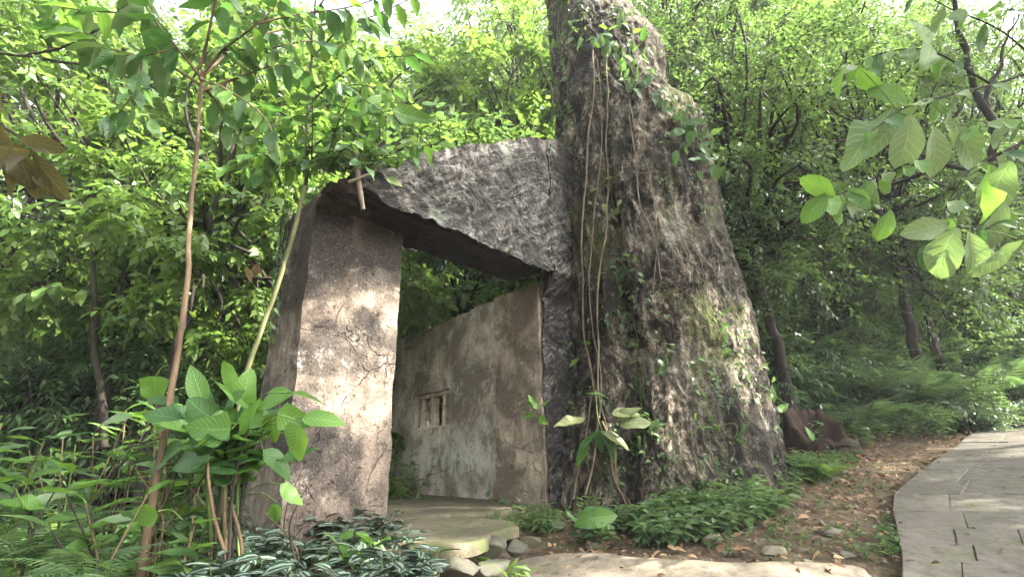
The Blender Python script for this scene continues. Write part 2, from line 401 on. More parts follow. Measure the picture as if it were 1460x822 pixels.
TPL = {
 'rhomb': (np.array([(0, 0, 0), (-.24, .42, .05), (0, 1, -.15), (.24, .42, .05)]), np.array([(0, 3, 2, 1)]), np.array([(.5, 0), (0, .5), (.5, 1), (1, .5)])),
 'slim': (np.array([(0, 0, 0), (-.13, .4, .03), (0, 1, -.2), (.13, .4, .03)]), np.array([(0, 3, 2, 1)]), np.array([(.5, 0), (0, .5), (.5, 1), (1, .5)])),
 'oval': leaf_grid(4, 2, ov(.24), .2, .25),
 'broad': leaf_grid(5, 2, ov(.34, .75), .15, .3),
 'strap': leaf_grid(6, 2, ov(.1, .7), .3, .45),
 'zebra': leaf_grid(4, 2, ov(.25, .7), .12, .25),
 'BIG_heart': leaf_grid(9, 4, heart(.38), .1, .22, .012),
 'BIG_oval': leaf_grid(9, 4, ov(.235, .72), .12, .25, .01),
 'BIG_round': leaf_grid(9, 4, lambda t: .29 * min(1, t * 1.9 + .06) ** .9 * max(0, 1 - t ** 4) ** .6, .2, .28, .02),
 'pin': (np.array([(0, 0, 0), (-.06, .3, .01), (0, 1, -.12), (.06, .3, .01)]), np.array([(0, 3, 2, 1)]), np.array([(.5, 0), (0, .5), (.5, 1), (1, .5)])),
 'grass': leaf_grid(8, 2, ov(.035, .75), .3, .6),
 'BIG_lance': leaf_grid(10, 2, ov(.1, .75), .25, .4, .006),
}
def frames(D, Nn):
    D = D / (np.linalg.norm(D, axis=1)[:, None] + 1e-9)
    X = np.cross(D, Nn); X /= np.linalg.norm(X, axis=1)[:, None] + 1e-9
    Z = np.cross(X, D); return np.stack([X, D, Z], 2)
def scatter(tpl, P, D, Nn, S):
    v, f, uv = TPL[tpl]; P = np.asarray(P); n = len(P); R = frames(np.asarray(D, float), np.asarray(Nn, float))
    V = np.einsum('nij,vj->nvi', R, v) * np.asarray(S)[:, None, None] + P[:, None, :]
    F = (f[None] + (np.arange(n) * len(v))[:, None, None]).reshape(-1, f.shape[1])
    return V.reshape(-1, 3), F, np.tile(uv, (n, 1)), np.repeat(rng.random(n), len(v))
_lm = {}
def leaf_data(tpl, mat, var=0):
    k = (tpl, mat, var)
    if k not in _lm:
        v, f, uv = TPL[tpl]; v = v.copy()
        if var: v[:, 2] += .12 * vnoise(v * 3 + var * 9.7, var) - (.12 * var - .2) * v[:, 1] ** 2; v[:, 0] *= .8 + .09 * var; v[:, 0] += (.04 * var - .08) * np.sin(v[:, 1] * 3) + .02 * vnoise(v * 9 + var, var + 5) * np.sign(v[:, 0])
        me = bpy.data.meshes.new("leaf"); me.from_pydata([tuple(a) for a in v], [], [tuple(int(i) for i in a) for a in f])
        l = me.uv_layers.new(name="UVMap")
        for i, lp in enumerate(me.loops): l.data[i].uv = uv[lp.vertex_index]
        me.polygons.foreach_set("use_smooth", [True] * len(me.polygons)); me.materials.append(M[mat]); _lm[k] = me
    return _lm[k]
def leaf(root, tpl, mat, pos, d, n, L, name="leaf"):
    """one leaf as a part; pos world, d along, n facing"""
    o = bpy.data.objects.new(name, leaf_data(tpl, mat, random.randrange(5))); COL.objects.link(o); o.parent = root
    R = frames(np.array([d], float), np.array([n], float))[0]; p = np.asarray(pos) - np.array(root.location)
    o.matrix_local = Matrix([[*(R[i] * L), p[i]] for i in range(3)] + [[0, 0, 0, 1]]); return o
def scr(ang, fw=0.0):
    """direction whose screen heading is ang degrees (0 right, 90 up), leaning fw away from the camera"""
    a = math.radians(ang); return right * math.cos(a) + up * math.sin(a) + fwd * fw
def jit(a): return np.array([random.gauss(0, a) for _ in range(3)])

# ------------------------------------------------------------------ GROUND
ctrl = [(0, 0, -1.15), (-4, -1, -1.3), (4, -1, -1.0), (0, -6, -1.5), (-1.2, 3.4, -.14), (-.5, 4.3, -.1), (.3, 5.1, -.1), (-1.5, 5.5, -.1),
        (-2.3, 2.4, -.45), (-3.5, 3.0, -.5), (-.8, 2.0, -.55), (.2, 2.4, -.5), (-5, 8, -.35), (-3, 8.0, -.2), (-1.5, 8.5, -.1),
        (-12, 20, 1.6), (-20, 14, .8), (-6, 14, .5), (0, 14, .8), (0, 25, 3.0), (0, 45, 9), (-35, 35, 7), (35, 35, 16), (-45, -10, 0), (45, -10, 3),
        (0, -40, -3), (14, 12, 4.6), (22, 6, 5.0), (10, 4, 1.6), (-9, 4, -.7), (-20, 0, -1)]
ctrl += [tuple(onz(850, 800, -.2)), tuple(onz(700, 822, -.33)), tuple(onz(1100, 800, -.17)), tuple(at(900, 745, 4.4)), tuple(at(1060, 695, 4.75)),
         tuple(at(1115, 658, 5.4)), tuple(at(1165, 655, 6.3)), tuple(at(1290, 810, 3.3)), tuple(at(1275, 720, 4.9)), tuple(at(1400, 622, 8.2)),
         tuple(at(1460, 605, 9.2)), tuple(at(1180, 712, 4.8)), tuple(at(1460, 760, 4.0)), tuple(at(1230, 650, 6.9)), tuple(at(1330, 610, 9.0)),
         tuple(at(1140, 585, 9.0)), tuple(at(1300, 540, 11.0)), tuple(at(1450, 520, 12.5)), tuple(at(1100, 560, 11.5))]
CP = np.array(ctrl, float)
def _solve():
    n = len(CP); X = CP[:, :2]; r = np.linalg.norm(X[:, None] - X[None], axis=2)
    A = np.zeros((n + 3, n + 3)); A[:n, :n] = r - 1e-3 * np.eye(n); A[:n, n] = 1; A[:n, n+1:] = X; A[n, :n] = 1; A[n+1:, :n] = X.T
    return np.linalg.solve(A, np.concatenate([CP[:, 2], np.zeros(3)]))
WT = _solve()
def gz(x, y):
    x = np.atleast_1d(np.asarray(x, float)); y = np.atleast_1d(np.asarray(y, float)); n = len(CP)
    out = WT[n] + WT[n+1] * x + WT[n+2] * y
    for i in range(n): out = out + WT[i] * np.sqrt((x - CP[i, 0]) ** 2 + (y - CP[i, 1]) ** 2 + .02)
    return out
def g1(x, y): return float(gz(x, y)[0])
def gpt(px, py):
    d = ray(px, py); t = np.linspace(1.5, 40, 1600); P = CAM + d * t[:, None]
    below = P[:, 2] < gz(P[:, 0], P[:, 1]); i = int(np.argmax(below)) if below.any() else len(t) - 1
    lo, hi = (t[i - 1] if i else t[0]), t[i]
    for _ in range(12):
        m_ = (lo + hi) / 2; q = CAM + d * m_
        if q[2] < g1(q[0], q[1]): hi = m_
        else: lo = m_
    p = CAM + d * hi; p[2] = g1(p[0], p[1]); return p

def ground():
    def axis(lo, a, b, hi, fine, coarse):
        return np.concatenate([-np.geomspace(-lo, -a, coarse)[:-1] if a < 0 else np.linspace(lo, a, coarse)[:-1], np.linspace(a, b, fine), np.geomspace(b, hi, coarse)[1:]])
    xs = axis(-120, -5, 8, 120, 200, 26); ys = axis(-60, -2, 11, 160, 200, 26)
    X, Y = np.meshgrid(xs, ys, indexing='ij'); x, y = X.ravel(), Y.ravel(); z = gz(x, y)
    P = np.stack([x, y, z * 0], 1); calm = np.clip(np.hypot((x - 1.2) / 2.6, (y - 2.6) / 1.25) - .7, 0, 1)   # level under the forecourt
    z = z + calm * (.03 * fbm(P * 2.2, 4, 3) + .012 * fbm(P * 12, 3, 8)) - .02
    far = np.clip((np.hypot(x, y) - 14) / 40, 0, 1); z = z + far * 2.5 * fbm(P * .08, 3, 5)
    V = np.stack([x, y, z], 1); a, b = len(xs), len(ys); i, j = np.meshgrid(np.arange(a-1), np.arange(b-1), indexing='ij')
    q = (i * b + j).ravel(); F = np.stack([q, q + b, q + b + 1, q + 1], 1)
    return tag(mk("ground", V, F, 'soil'), kind="structure")
ground()

def sheet(name, poly_px, mat, thick, lift, seed, res=26):
    """a worn slab with an uneven outline following the ground"""
    P = np.array([gpt(*p) for p in poly_px]); Q = spline(np.vstack([P, P[:1]]), 8)[:-1]
    c = Q.mean(0); n = len(Q); V = []
    Q = Q + .03 * np.stack([fbm(Q * 5, 3, seed), fbm(Q * 5, 3, seed + 4), 0 * Q[:, 0]], 1)
    for k in range(res + 1):
        f = 1 - k / res
        R = c + (Q - c) * f; R[:, 2] = gz(R[:, 0], R[:, 1]) + lift + .008 * fbm(R * 4, 3, seed); V.append(R)
    rim = V[0].copy(); rim[:, 2] -= .012; rim2 = c + (Q - c) * 1.01; rim2[:, 2] = V[0][:, 2] - thick
    A = np.vstack([rim2, rim] + [c + 0*Q if False else v if i else np.column_stack([(c + (Q - c) * .992)[:, :2], v[:, 2]]) for i, v in enumerate(V)])
    m = len(A) // n; F = [(i*n+k, i*n+(k+1) % n, (i+1)*n+(k+1) % n, (i+1)*n+k) for i in range(m-1) for k in range(n)]
    o = mk(name, A, np.array(F), mat); return tag(o, kind="structure")
# ring order: keep faces upward
sheet("forecourt", [(1270, 860), (1245, 826), (1225, 812), (1120, 809), (1000, 804), (900, 797), (810, 793), (755, 799), (722, 812), (700, 835), (730, 900), (1000, 960), (1250, 920)][::-1], 'cement', .09, .02, 5)
sheet("road", [(180, 735), (270, 722), (360, 704), (420, 696), (700, 690), (700, 683), (420, 688), (330, 693), (240, 704), (130, 722)][::-1], 'road', .05, .03, 9)

# paving: single slabs with tight joints over a bed of grit
def paving():
    root = bpy.data.objects.new("path", None); COL.objects.link(root); tag(root, kind="structure")
    base_px = [(1292, 900), (1290, 822), (1275, 740), (1280, 712), (1345, 655), (1400, 615), (1440, 597), (2100, 560), (2600, 760), (2600, 900)]
    yl = [900, 868, 842, 815, 789, 765, 739, 714, 694, 676, 661, 648, 636, 626, 617, 609]
    el = lambda y: np.interp(y, [605, 615, 655, 690, 714, 740, 790, 822, 900], [1425, 1400, 1345, 1300, 1277, 1276, 1286, 1291, 1293])
    for i in range(len(yl) - 1):
        y0, y1 = yl[i], yl[i + 1]; row = []
        f = lambda y, k: el(y) + k * np.interp(y, [600, 715, 822], [55, 97, 108])
        ks = [0, 1 if i % 2 else .8]
        while ks[-1] < 7: ks.append(ks[-1] + random.choice([1, 1.15, 1.35, .9]))
        for a, b in zip(ks[:-1], ks[1:]):
            row.append((a, b))
        for a, b in row:
            C = [gpt(f(y0, a), y0), gpt(f(y0, b), y0), gpt(f(y1, b), y1), gpt(f(y1, a), y1)]
            C = np.array(C); c = C.mean(0); g_ = .003; C = C + jit(.001)
            for q in range(4):
                dv = C[q] - c; C[q] = c + dv * (1 - g_ / max(.08, np.linalg.norm(dv)))
            lift = .052 + random.uniform(-.004, .004)
            top = C.copy(); top[:, 2] += lift; side = c + (C - c) * 1.012; low = side.copy(); low[:, 2] -= .06; side[:, 2] += lift - .012
            # small chips along the edges
            ins = c + (top - c) * .965; ins[:, 2] = top[:, 2] + .004
            V = np.vstack([low, side, top, ins]); V[4:, 2] += [random.uniform(-.006, .006) for _ in range(12)]; V[4:, :2] += rng.normal(size=(12, 2)) * .0012
            F = [(r*4+k, r*4+(k+1) % 4, (r+1)*4+(k+1) % 4, (r+1)*4+k) for r in range(3) for k in range(4)] + [(12, 13, 14, 15)]
            if a < 3.2 or y0 > 760: mk("paving_slab", V, F, 'paving', root, smooth=False)
paving()
sheet("path_bed", [(1302, 896), (1300, 822), (1286, 740), (1292, 712), (1355, 655), (1410, 617), (1450, 600), (2000, 575), (2300, 760), (2300, 890)], 'cement_dark', .1, .043, 15)

# ------------------------------------------------------------------ RUINED GATEWAY
aF = math.radians(45); dF = np.array([math.sin(aF), math.cos(aF), 0]); nF = np.array([math.cos(aF), -math.sin(aF), 0])
aW = math.radians(-40); dW = np.array([math.sin(aW), math.cos(aW), 0]); nW = np.array([-math.cos(aW), math.sin(aW), 0])  # nW: faces left/front
Z = np.array([0, 0, 1.])
def online(px, py, p0, d):
    """where the vertical plane through p0 along d meets the pixel"""
    r = ray(px, py); A = np.array([[d[0], -r[0]], [d[1], -r[1]]]); s, t = np.linalg.solve(A, (CAM - p0)[:2]); return s, CAM + r * t
P1 = onz(550, 745, 0.0)
sQ, _ = online(778, 720, P1, dF); Q1 = P1 + dF * sQ
sL, _ = online(403, 735, P1, dF)
sLt, pt = online(452, 262, P1, dF)
gate = thing("ruined_gateway", "ruined concrete gateway with slanting lintel, built against the giant trunk", "ruin", (P1[0], P1[1], 0))
def rough(V, a1, a2, seed, s1=2.0, s2=9.0):
    d = np.stack([fbm(V * s1 + 5 * k, 3, seed + k) for k in range(3)], 1) * a1 + np.stack([fbm(V * s2 + 7 * k, 3, seed + 20 + k) for k in range(3)], 1) * a2
    return V + d
def lerp(a, b, t): return a + (b - a) * t

# left pillar
def pil(c):
    a, z_, b = c[:, 0], c[:, 1], c[:, 2]
    top = np.interp(a, [0, .15, .45, 1], [2.50, 2.62, 2.55, 2.40]) + .03 * np.sin(a * 9)
    z = -.45 + (top + .45) * z_
    s = lerp(sL + (sLt - sL) * z_ * .9, 0 * a, a)
    p = P1[None] + dF[None] * s[:, None] - nF[None] * (b * lerp(.78, .62, z_))[:, None]
    p[:, 2] = z
    # chipped corner edge
    return p
V, F = hexmap(pil, 34, 110, 30); V = rough(V, .014, .012, 3)
mk("pillar", V, F[:, ::-1], 'plaster_pink', gate)

# right jamb (doorway reveal)
def jamb(c):
    a, z_, b = c[:, 0], c[:, 1], c[:, 2]       # a along dW (depth), b along dF thickness
    top = 2.39 + .03 * a
    p = Q1[None] + dW[None] * (a * .82)[:, None] + dF[None] * (b * .5)[:, None]; p[:, 2] = -.3 + (top + .3) * z_; return p
V, F = hexmap(jamb, 26, 84, 14); V = rough(V, .02, .009, 13); mk("door_jamb", V, F, 'plaster_edge', gate)
# window wall: built from blocks round the opening
W0 = Q1 + dW * .80 + dF * .17
wz0, wz1 = .90, 1.42; s0, s1 = 1.83 - .80, 2.74 - .80; sEnd = 4.2
sa, _ = online(641, 570, W0, dW); sb, _ = online(592, 580, W0, dW); s0, s1 = sa, sb
wall = bpy.data.objects.new("window_wall", None)
def block(sA, sB, zA, zB, n1, n2, top=None):
    def f(c):
        a, z_, b = c[:, 0], c[:, 1], c[:, 2]; s = lerp(sA, sB, a)
        zt = zB if top is None else top(s)
        p = W0[None] + dW[None] * s[:, None] + dF[None] * (b * .32)[:, None]; p[:, 2] = lerp(zA, zt, z_); return p
    V, F = hexmap(f, n1, n2, 6); return V, F
wtop = lambda s: 2.47 + .02 * np.sin(s * 3) + .012 * np.sin(s * 13)
L = [block(0, s0, -.3, 2.5, 24, 60, wtop), block(s1, sEnd, -.3, 2.5, 36, 60, wtop), block(s0, s1, -.3, wz0, 18, 24), block(s0, s1, wz1, 2.5, 18, 24, wtop)]
V, F = join(L); V = rough(V, .02, .009, 23)
ww = mk("window_wall", V, F, 'plaster_brown', gate)
# the opening: frame and bars
win = bpy.data.objects.new("window_grille", None); COL.objects.link(win); win.parent = gate
def wbox(name, sA, sB, zA, zB, dA, dB, mat, par, seed=1, lean=0):
    def f(c):
        a, z_, b = c[:, 0], c[:, 1], c[:, 2]; s = lerp(sA, sB, a) + lean * z_
        p = W0[None] + dW[None] * s[:, None] + dF[None] * lerp(dA, dB, b)[:, None]; p[:, 2] = lerp(zA, zB, z_); return p
    V, F = hexmap(f, 3, 8, 3); V = rough(V, .008, .006, seed, 5, 25)
    o = mk(name, V, F, mat, None, origin=np.array(gate.location)); o.parent = par; o.location = (0, 0, 0); return o
ws = s1 - s0
wbox("frame", s0 + .0, s1, wz1 - .05, wz1 + .004, .05, .2, 'wood_bar', win, 2)
wbox("frame", s0 + .0, s1, wz0 - .004, wz0 + .03, .05, .2, 'wood_bar', win, 3)
for fr, wd in ((.19, .085), (.52, .085), (.87, .04)):
    wbox("bar", s0 + ws * fr, s0 + ws * (fr + wd), wz0 + .03, wz1 - .05, .06, .17, 'wood_bar', win, int(fr * 50) + 7, random.uniform(-.02, .02))
# room wall, its colour darkened to shade the window openings; back wall of the ruin
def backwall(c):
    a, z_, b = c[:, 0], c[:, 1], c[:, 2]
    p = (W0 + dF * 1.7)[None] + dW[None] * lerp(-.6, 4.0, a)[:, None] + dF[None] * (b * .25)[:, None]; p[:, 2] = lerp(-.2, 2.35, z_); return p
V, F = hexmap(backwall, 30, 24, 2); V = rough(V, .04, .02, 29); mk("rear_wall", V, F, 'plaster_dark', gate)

# lintel line
F0 = onz(490, 259, 2.42); F1 = onz(782, 388, 2.40); dL = F1 - F0; LL = np.linalg.norm(dL[:2]); dL = dL / LL; dL[2] = 0
nL = np.array([-dL[1], dL[0], 0])            # away from the camera
B0 = onz(575, 354, 2.40); B1 = onz(740, 407, 2.40)
thk = float((B0 - F0) @ nL), float((B1 - F0) @ nL)
def ztop(s):
    k = [(545, 237), (575, 226), (600, 218), (640, 212), (700, 205), (735, 200), (760, 198), (800, 203)]
    S = []; H = []
    for q in k:
        a, p = online(q[0], q[1], F0, dL); S.append(a); H.append(p[2])
    return np.interp(s, [-.06] + S + [S[-1] + 1.0], [2.50] + H + [H[-1] + .1])
_S = np.linspace(-.1, 5, 300); _Z = ztop(_S)
_Z = _Z + .035 * fbm(np.stack([_S * 4, _S * 0, _S * 0], 1), 4, 77)
ztopf = lambda s: np.interp(s, _S, _Z)
def strokes(V, amp, seed):
    # diagonal overlapping ridges like aerial roots set in cement
    t = (V - F0) @ dL; z = V[:, 2]; q = np.stack([(t * .74 + z * .67) * 9, (t * .67 - z * .74) * 2.0, (V @ nL) * 4], 1)
    q += 1.3 * np.stack([fbm(V * 1.3, 3, seed), fbm(V * 1.3 + 9, 3, seed), fbm(V * 1.3, 2, seed + 3)], 1)
    h = ridge(q, 3, seed) + .5 * ridge(q * 2.3 + 4, 2, seed + 7)
    return V - nL[None] * (amp * h)[:, None]
def lin(c):
    a, z_, b = c[:, 0], c[:, 1], c[:, 2]; s = lerp(.05, LL - .03, a)
    zb = 2.41 + .05 * (b) * 0
    p = F0[None] * np.array([1, 1, 0]) + dL[None] * s[:, None] + nL[None] * lerp(.07, lerp(thk[0], thk[1], a), b)[:, None]
    p[:, 2] = lerp(zb, zb + .10, z_); return p
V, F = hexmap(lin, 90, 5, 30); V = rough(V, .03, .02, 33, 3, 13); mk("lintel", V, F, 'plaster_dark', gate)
def wedge(c):
    a, z_, b = c[:, 0], c[:, 1], c[:, 2]; s = lerp(.10, LL + .02, a)
    p = F0[None] * np.array([1, 1, 0]) + dL[None] * s[:, None] + nL[None] * (-.02 + b * lerp(.5, .68, a))[:, None]
    p[:, 2] = lerp(2.40 + .06 * np.clip(b * 8, 0, 1) + .012 * np.sin(s * 11) + .03 * fbm(np.stack([s * 7, s * 0, s * 0], 1), 4, 9) * (b < .3), np.maximum(ztopf(s), 2.52), z_); return p
V, F = hexmap(wedge, 190, 130, 14); V = strokes(rough(V, .04, .02, 43, 2, 12), .02, 5)
mk("upper_wall", V, F, 'rooted_cement', gate)
def pier(c):
    a, z_, b = c[:, 0], c[:, 1], c[:, 2]; s = lerp(LL + .022, LL + 1.3, a)
    p = F0[None] * np.array([1, 1, 0]) + dL[None] * s[:, None] + nL[None] * lerp(.0, -.02, z_)[:, None] + (nL * .3 + dL * .25)[None] * (b * 1.2)[:, None]
    p[:, 2] = lerp(-.35, ztopf(s), z_)
    # lower part steps back to the jamb corner
    k = np.clip((2.45 - p[:, 2]) / .25, 0, 1)
    near = np.clip(1 - a * 1.2, 0, 1)
    d = (Q1 + nF * .015) - (F0 + dL * LL); d[2] = 0
    return p + d[None] * (k * near)[:, None]
V, F = hexmap(pier, 90, 230, 8); V = strokes(rough(V, .06, .015, 43), .035, 5)
mk("rooted_pier", V, F, 'rooted_cement', gate)
# broken reddish end of the lintel
def stub(c):
    a, z_, b = c[:, 0], c[:, 1], c[:, 2]
    s = lerp(-.03, .16, a); p = F0[None] * np.array([1, 1, 0]) + dL[None] * s[:, None] + nL[None] * lerp(.0, .4, b)[:, None]
    p[:, 2] = lerp(2.38 - .02 * a, 2.53 - .05 * (1 - a), z_); return p
V, F = hexmap(stub, 14, 10, 20); V = rough(V, .08, .05, 51, 4, 14); mk("broken_end", V, F, 'rust', gate)

for o_ in list(gate.children) + list(win.children):
    if o_.type == 'MESH': o_.data.set_sharp_from_angle(angle=math.radians(48))
# ------------------------------------------------------------------ GIANT TRUNK
YT = 5.75
prof = [(-330, 765, 845), (-150, 770, 862), (-60, 772, 872), (0, 776, 886), (50, 780, 912), (92, 785, 942), (140, 788, 952), (172, 790, 975), (195, 790, 1000), (240, 792, 1008),
        (330, 796, 1030), (430, 800, 1058), (540, 806, 1083), (620, 800, 1098), (665, 792, 1106), (720, 780, 1112), (770, 770, 1118)]
TZ = []; TX = []; TR = []
for py, xl, xr in prof:
    a, b = at(xl, py, YT), at(xr, py, YT); TZ.append((a[2] + b[2]) / 2); TX.append((a[0] + b[0]) / 2); TR.append((b[0] - a[0]) / 2 * .925)
TZ = np.array(TZ)[::-1]; TX = np.array(TX)[::-1]; TR = np.array(TR)[::-1]
def trunk():
    nth, nz = 420, 430; th = np.linspace(0, 2 * math.pi, nth, endpoint=False)
    zz = np.concatenate([np.linspace(-.5, 7.6, nz - 20), np.linspace(7.7, TZ[-1], 20)])
    T, Zz = np.meshgrid(th, zz, indexing='ij'); T = T.ravel(); z = Zz.ravel()
    cx = np.interp(z, TZ, TX); r = np.interp(z, TZ, TR)
    flute = np.stack([np.cos(T) * 2.2, np.sin(T) * 2.2, z * .38], 1)
    low = np.clip((1.4 - z) / 1.6, 0, 1)
    rr = r * (1 + .07 * fbm(flute, 3, 4) + .04 * ridge(flute * 2.4, 3, 8) + low * .12 * ridge(flute * 1.6, 2, 12))
    # deep fold on the camera side, left of centre
    fold = np.exp(-((T - math.radians(238)) / .10) ** 2) * np.clip((5.0 - z) / 2, 0, 1); rr -= .22 * r * fold
    x = cx + rr * np.cos(T); y = YT + rr * .92 * np.sin(T) - .0 * z
    P = np.stack([x, y, z], 1); nrm = np.stack([np.cos(T), np.sin(T), 0 * T], 1)
    # bark scales drawn down and round
    q = np.stack([x * 5 + z * 1.2, y * 5, z * 2.2], 1); q += .9 * np.stack([fbm(P * 1.1, 2, 31), fbm(P * 1.1, 2, 32), fbm(P * 1.1, 2, 33)], 1)
    h = .035 * ridge(q, 3, 61) + .022 * ridge(q * 2.7, 3, 65) + .08 * fbm(P * 1.3, 3, 67)
    h += .022 * fbm(P * 13, 3, 69)
    P = P + nrm * h[:, None]
    n2 = len(zz); i, j = np.meshgrid(np.arange(nth), np.arange(n2 - 1), indexing='ij')
    a = (i * n2 + j).ravel(); b = (((i + 1) % nth) * n2 + j).ravel()
    return P, np.stack([a, b, b + 1, a + 1], 1)
TV, TF = trunk()
big = thing("giant_tree", "massive old leaning tree trunk with flared base and shaggy grey bark", "tree", (TX[3], YT, 0))
mk("trunk", TV, TF, 'old_bark', big)
bvh = BVHTree.FromPolygons([tuple(v) for v in TV], [tuple(int(i) for i in f) for f in TF])
gb = [c for c in gate.children if c.type == 'MESH']
def hit(px, py, off=.03):
    d = ray(px, py); d = d / np.linalg.norm(d); h = bvh.ray_cast(Vector(CAM), Vector(d))
    if h[0] is None: p = at(px, py, YT - .9); return p, -d
    return np.array(h[0]) + np.array(h[1]) * off, np.array(h[1])

# ------------------------------------------------------------------ TREES (prototypes with shared meshes)
def crown(rx, rz, ncl, ntw, nlf, L, tpl, tw=.55, droop=.35, hollow=.35, squash=1.0, clr=.0):
    """clusters of leafy twigs; returns leaves and branch skeleton; centre at origin"""
    C = []
    while len(C) < ncl:
        v = rng.normal(size=3); v /= np.linalg.norm(v); r = rng.uniform(hollow, 1) ** .6
        C.append(v * r * np.array([rx, rx, rz]))
    C = np.array(C); P = []; D = []; N = []; S = []; tubes = []
    for c in C:
        base = c * .35 + np.array([0, 0, -.25 * rz]); mid = (base + c) / 2 + rng.normal(size=3) * .12 * rx
        tubes.append(tube(spline([base, mid, c], 4), np.linspace(.035, .012, 9) * rx / 2.2, 4))
        out = c / (np.linalg.norm(c) + 1e-6)
        for _ in range(ntw):
            d = out * .5 + rng.normal(size=3) * .75; d[2] = d[2] * .6 - .05; d /= np.linalg.norm(d)
            l = tw * rng.uniform(.6, 1.3); s = c + rng.normal(size=3) * tw * .25
            if rng.random() < .35: tubes.append(tube(np.array([s, s + d * l * .5, s + d * l + np.array([0, 0, -.1 * l])]), [.009 * rx / 2.2, .006, .003], 3))
            side = np.cross(d, [0, 0, 1.0]); side /= np.linalg.norm(side) + 1e-6; upn = np.cross(side, d)
            tl = rng.normal() * .35; upn = upn * math.cos(tl) + side * math.sin(tl); side = np.cross(d, upn)
            for k in range(nlf):
                t = (k + 1) / nlf; sg = 1 if k % 2 else -1
                if k == nlf - 1: ld = d.copy()
                else: ld = d * .55 + side * sg * .85
                ld = ld + np.array([0, 0, -droop]) * rng.uniform(.3, 1.4) + rng.normal(size=3) * .15
                P.append(s + d * l * t + np.array([0, 0, -.12 * l * t * t])); D.append(ld); N.append(upn + rng.normal(size=3) * .28); S.append(L * rng.uniform(.65, 1.25))
    return scatter(tpl, np.array(P), np.array(D), np.array(N), np.array(S)), join(tubes)
def tree_proto(name, label, cat, h, rx, rz, lmat, bmat, tr, cr, lean=.0, group=None):
    root = thing(name, label, cat, (0, 0, 0), group)
    (V, F, uv, rn), (bv, bf) = crown(rx, rz, **cr); off = np.array([lean, 0, h])
    mk("crown", V + off, F, lmat, root, smooth=True, uv=uv, rnd=rn)
    T = [(bv + off, bf)]
    if tr > 0:
        P = wobble(spline([(0, 0, -1.2), (lean * .15, 0, h * .3), (lean * .5, .05, h * .65), (lean, 0, h + rz * .45)], 7), .12, int(h * 10))
        P[0] = (0, 0, -1.2); T.append(tube(P, np.linspace(tr, tr * .25, len(P)), 9))
    bvv, bff = join(T); mk("trunk", bvv, bff, bmat, root)
    return root
PR = {}
PR['broad'] = tree_proto("tree", "leafy forest tree", "tree", 8.0, 2.6, 2.8, 'leaf_bright', 'bark_dark', .13,
                         dict(ncl=75, ntw=16, nlf=11, L=.17, tpl='slim', tw=.55), .3)
PR['broad2'] = tree_proto("tree", "leafy forest tree", "tree", 5.2, 2.2, 2.6, 'leaf_bright', 'bark_dark', .09,
                          dict(ncl=46, ntw=20, nlf=10, L=.145, tpl='rhomb', tw=.42, droop=.6), -.3)
PR['fine'] = tree_proto("tree", "fine leaved forest tree", "tree", 8.0, 2.8, 3.2, 'leaf_fine', 'bark_dark', .16,
                        dict(ncl=110, ntw=20, nlf=12, L=.1, tpl='rhomb', tw=.6, droop=.5), .4)
PR['fine2'] = tree_proto("tree", "fine leaved forest tree", "tree", 4.5, 2.2, 3.0, 'leaf_dark', 'bark_dark', .1,
                         dict(ncl=80, ntw=17, nlf=11, L=.09, tpl='rhomb', tw=.5, droop=.5), .2)
rng = np.random.default_rng(77)
PR['canopy'] = tree_proto("tree", "spreading forest tree", "tree", 7.5, 3.0, 2.0, 'leaf_mid', 'bark_dark', .16,
                         dict(ncl=30, ntw=60, nlf=9, L=.15, tpl='rhomb', tw=.42, hollow=.2), .4)  # crown clumped so sun falls through in large patches
rng = np.random.default_rng(78)
PR['low'] = tree_proto("tree", "low leafy tree", "tree", 1.75, 1.5, 1.7, 'leaf_bright', 'bark_dark', .04,
                         dict(ncl=60, ntw=20, nlf=9, L=.11, tpl='rhomb', tw=.34, hollow=.15), .1)
PR['low2'] = tree_proto("tree", "low leafy tree", "tree", 1.9, 1.5, 1.8, 'leaf_mid', 'bark_dark', .04,
                         dict(ncl=46, ntw=18, nlf=8, L=.2, tpl='slim', tw=.5, hollow=.15, droop=.8), .1)
PR['lowd'] = tree_proto("tree", "low fine leaved tree", "tree", 1.8, 1.5, 1.7, 'leaf_fine', 'bark_dark', .04,
                         dict(ncl=70, ntw=16, nlf=10, L=.09, tpl='rhomb', tw=.38, hollow=.15), .1)
PR['shrub'] = tree_proto("shrub", "leafy shrub", "shrub", .75, .85, .7, 'leaf_mid', 'bark_dark', .02,
                         dict(ncl=30, ntw=10, nlf=8, L=.12, tpl='oval', tw=.3, hollow=.1))
PR['shrub2'] = tree_proto("shrub", "leafy shrub", "shrub", .8, .95, .8, 'leaf_bright', 'bark_dark', .02,
                          dict(ncl=28, ntw=10, nlf=8, L=.15, tpl='oval', tw=.35, hollow=.1))
PR['bank'] = tree_proto("shrub", "leafy shrub", "shrub", .55, .9, .55, 'leaf_bank', 'bark_dark', .02,
                        dict(ncl=46, ntw=12, nlf=10, L=.065, tpl='oval', tw=.28, hollow=.1))
protos_used = set()
def plant_tree(kind, x, y, s, label, group, sz=None, dz=0.0, rz=None):
    z = g1(x, y) + dz; rz = random.uniform(0, 6.28) if rz is None else rz; root = PR[kind]
    if kind not in protos_used:
        protos_used.add(kind); root.location = (x, y, z); root.rotation_euler = (0, 0, rz); root.scale = (s, s, s if sz is None else sz)
        root["label"] = label; root["group"] = group
        return root
    return dup(root, (x, y, z), rz, s, label, group, sz)

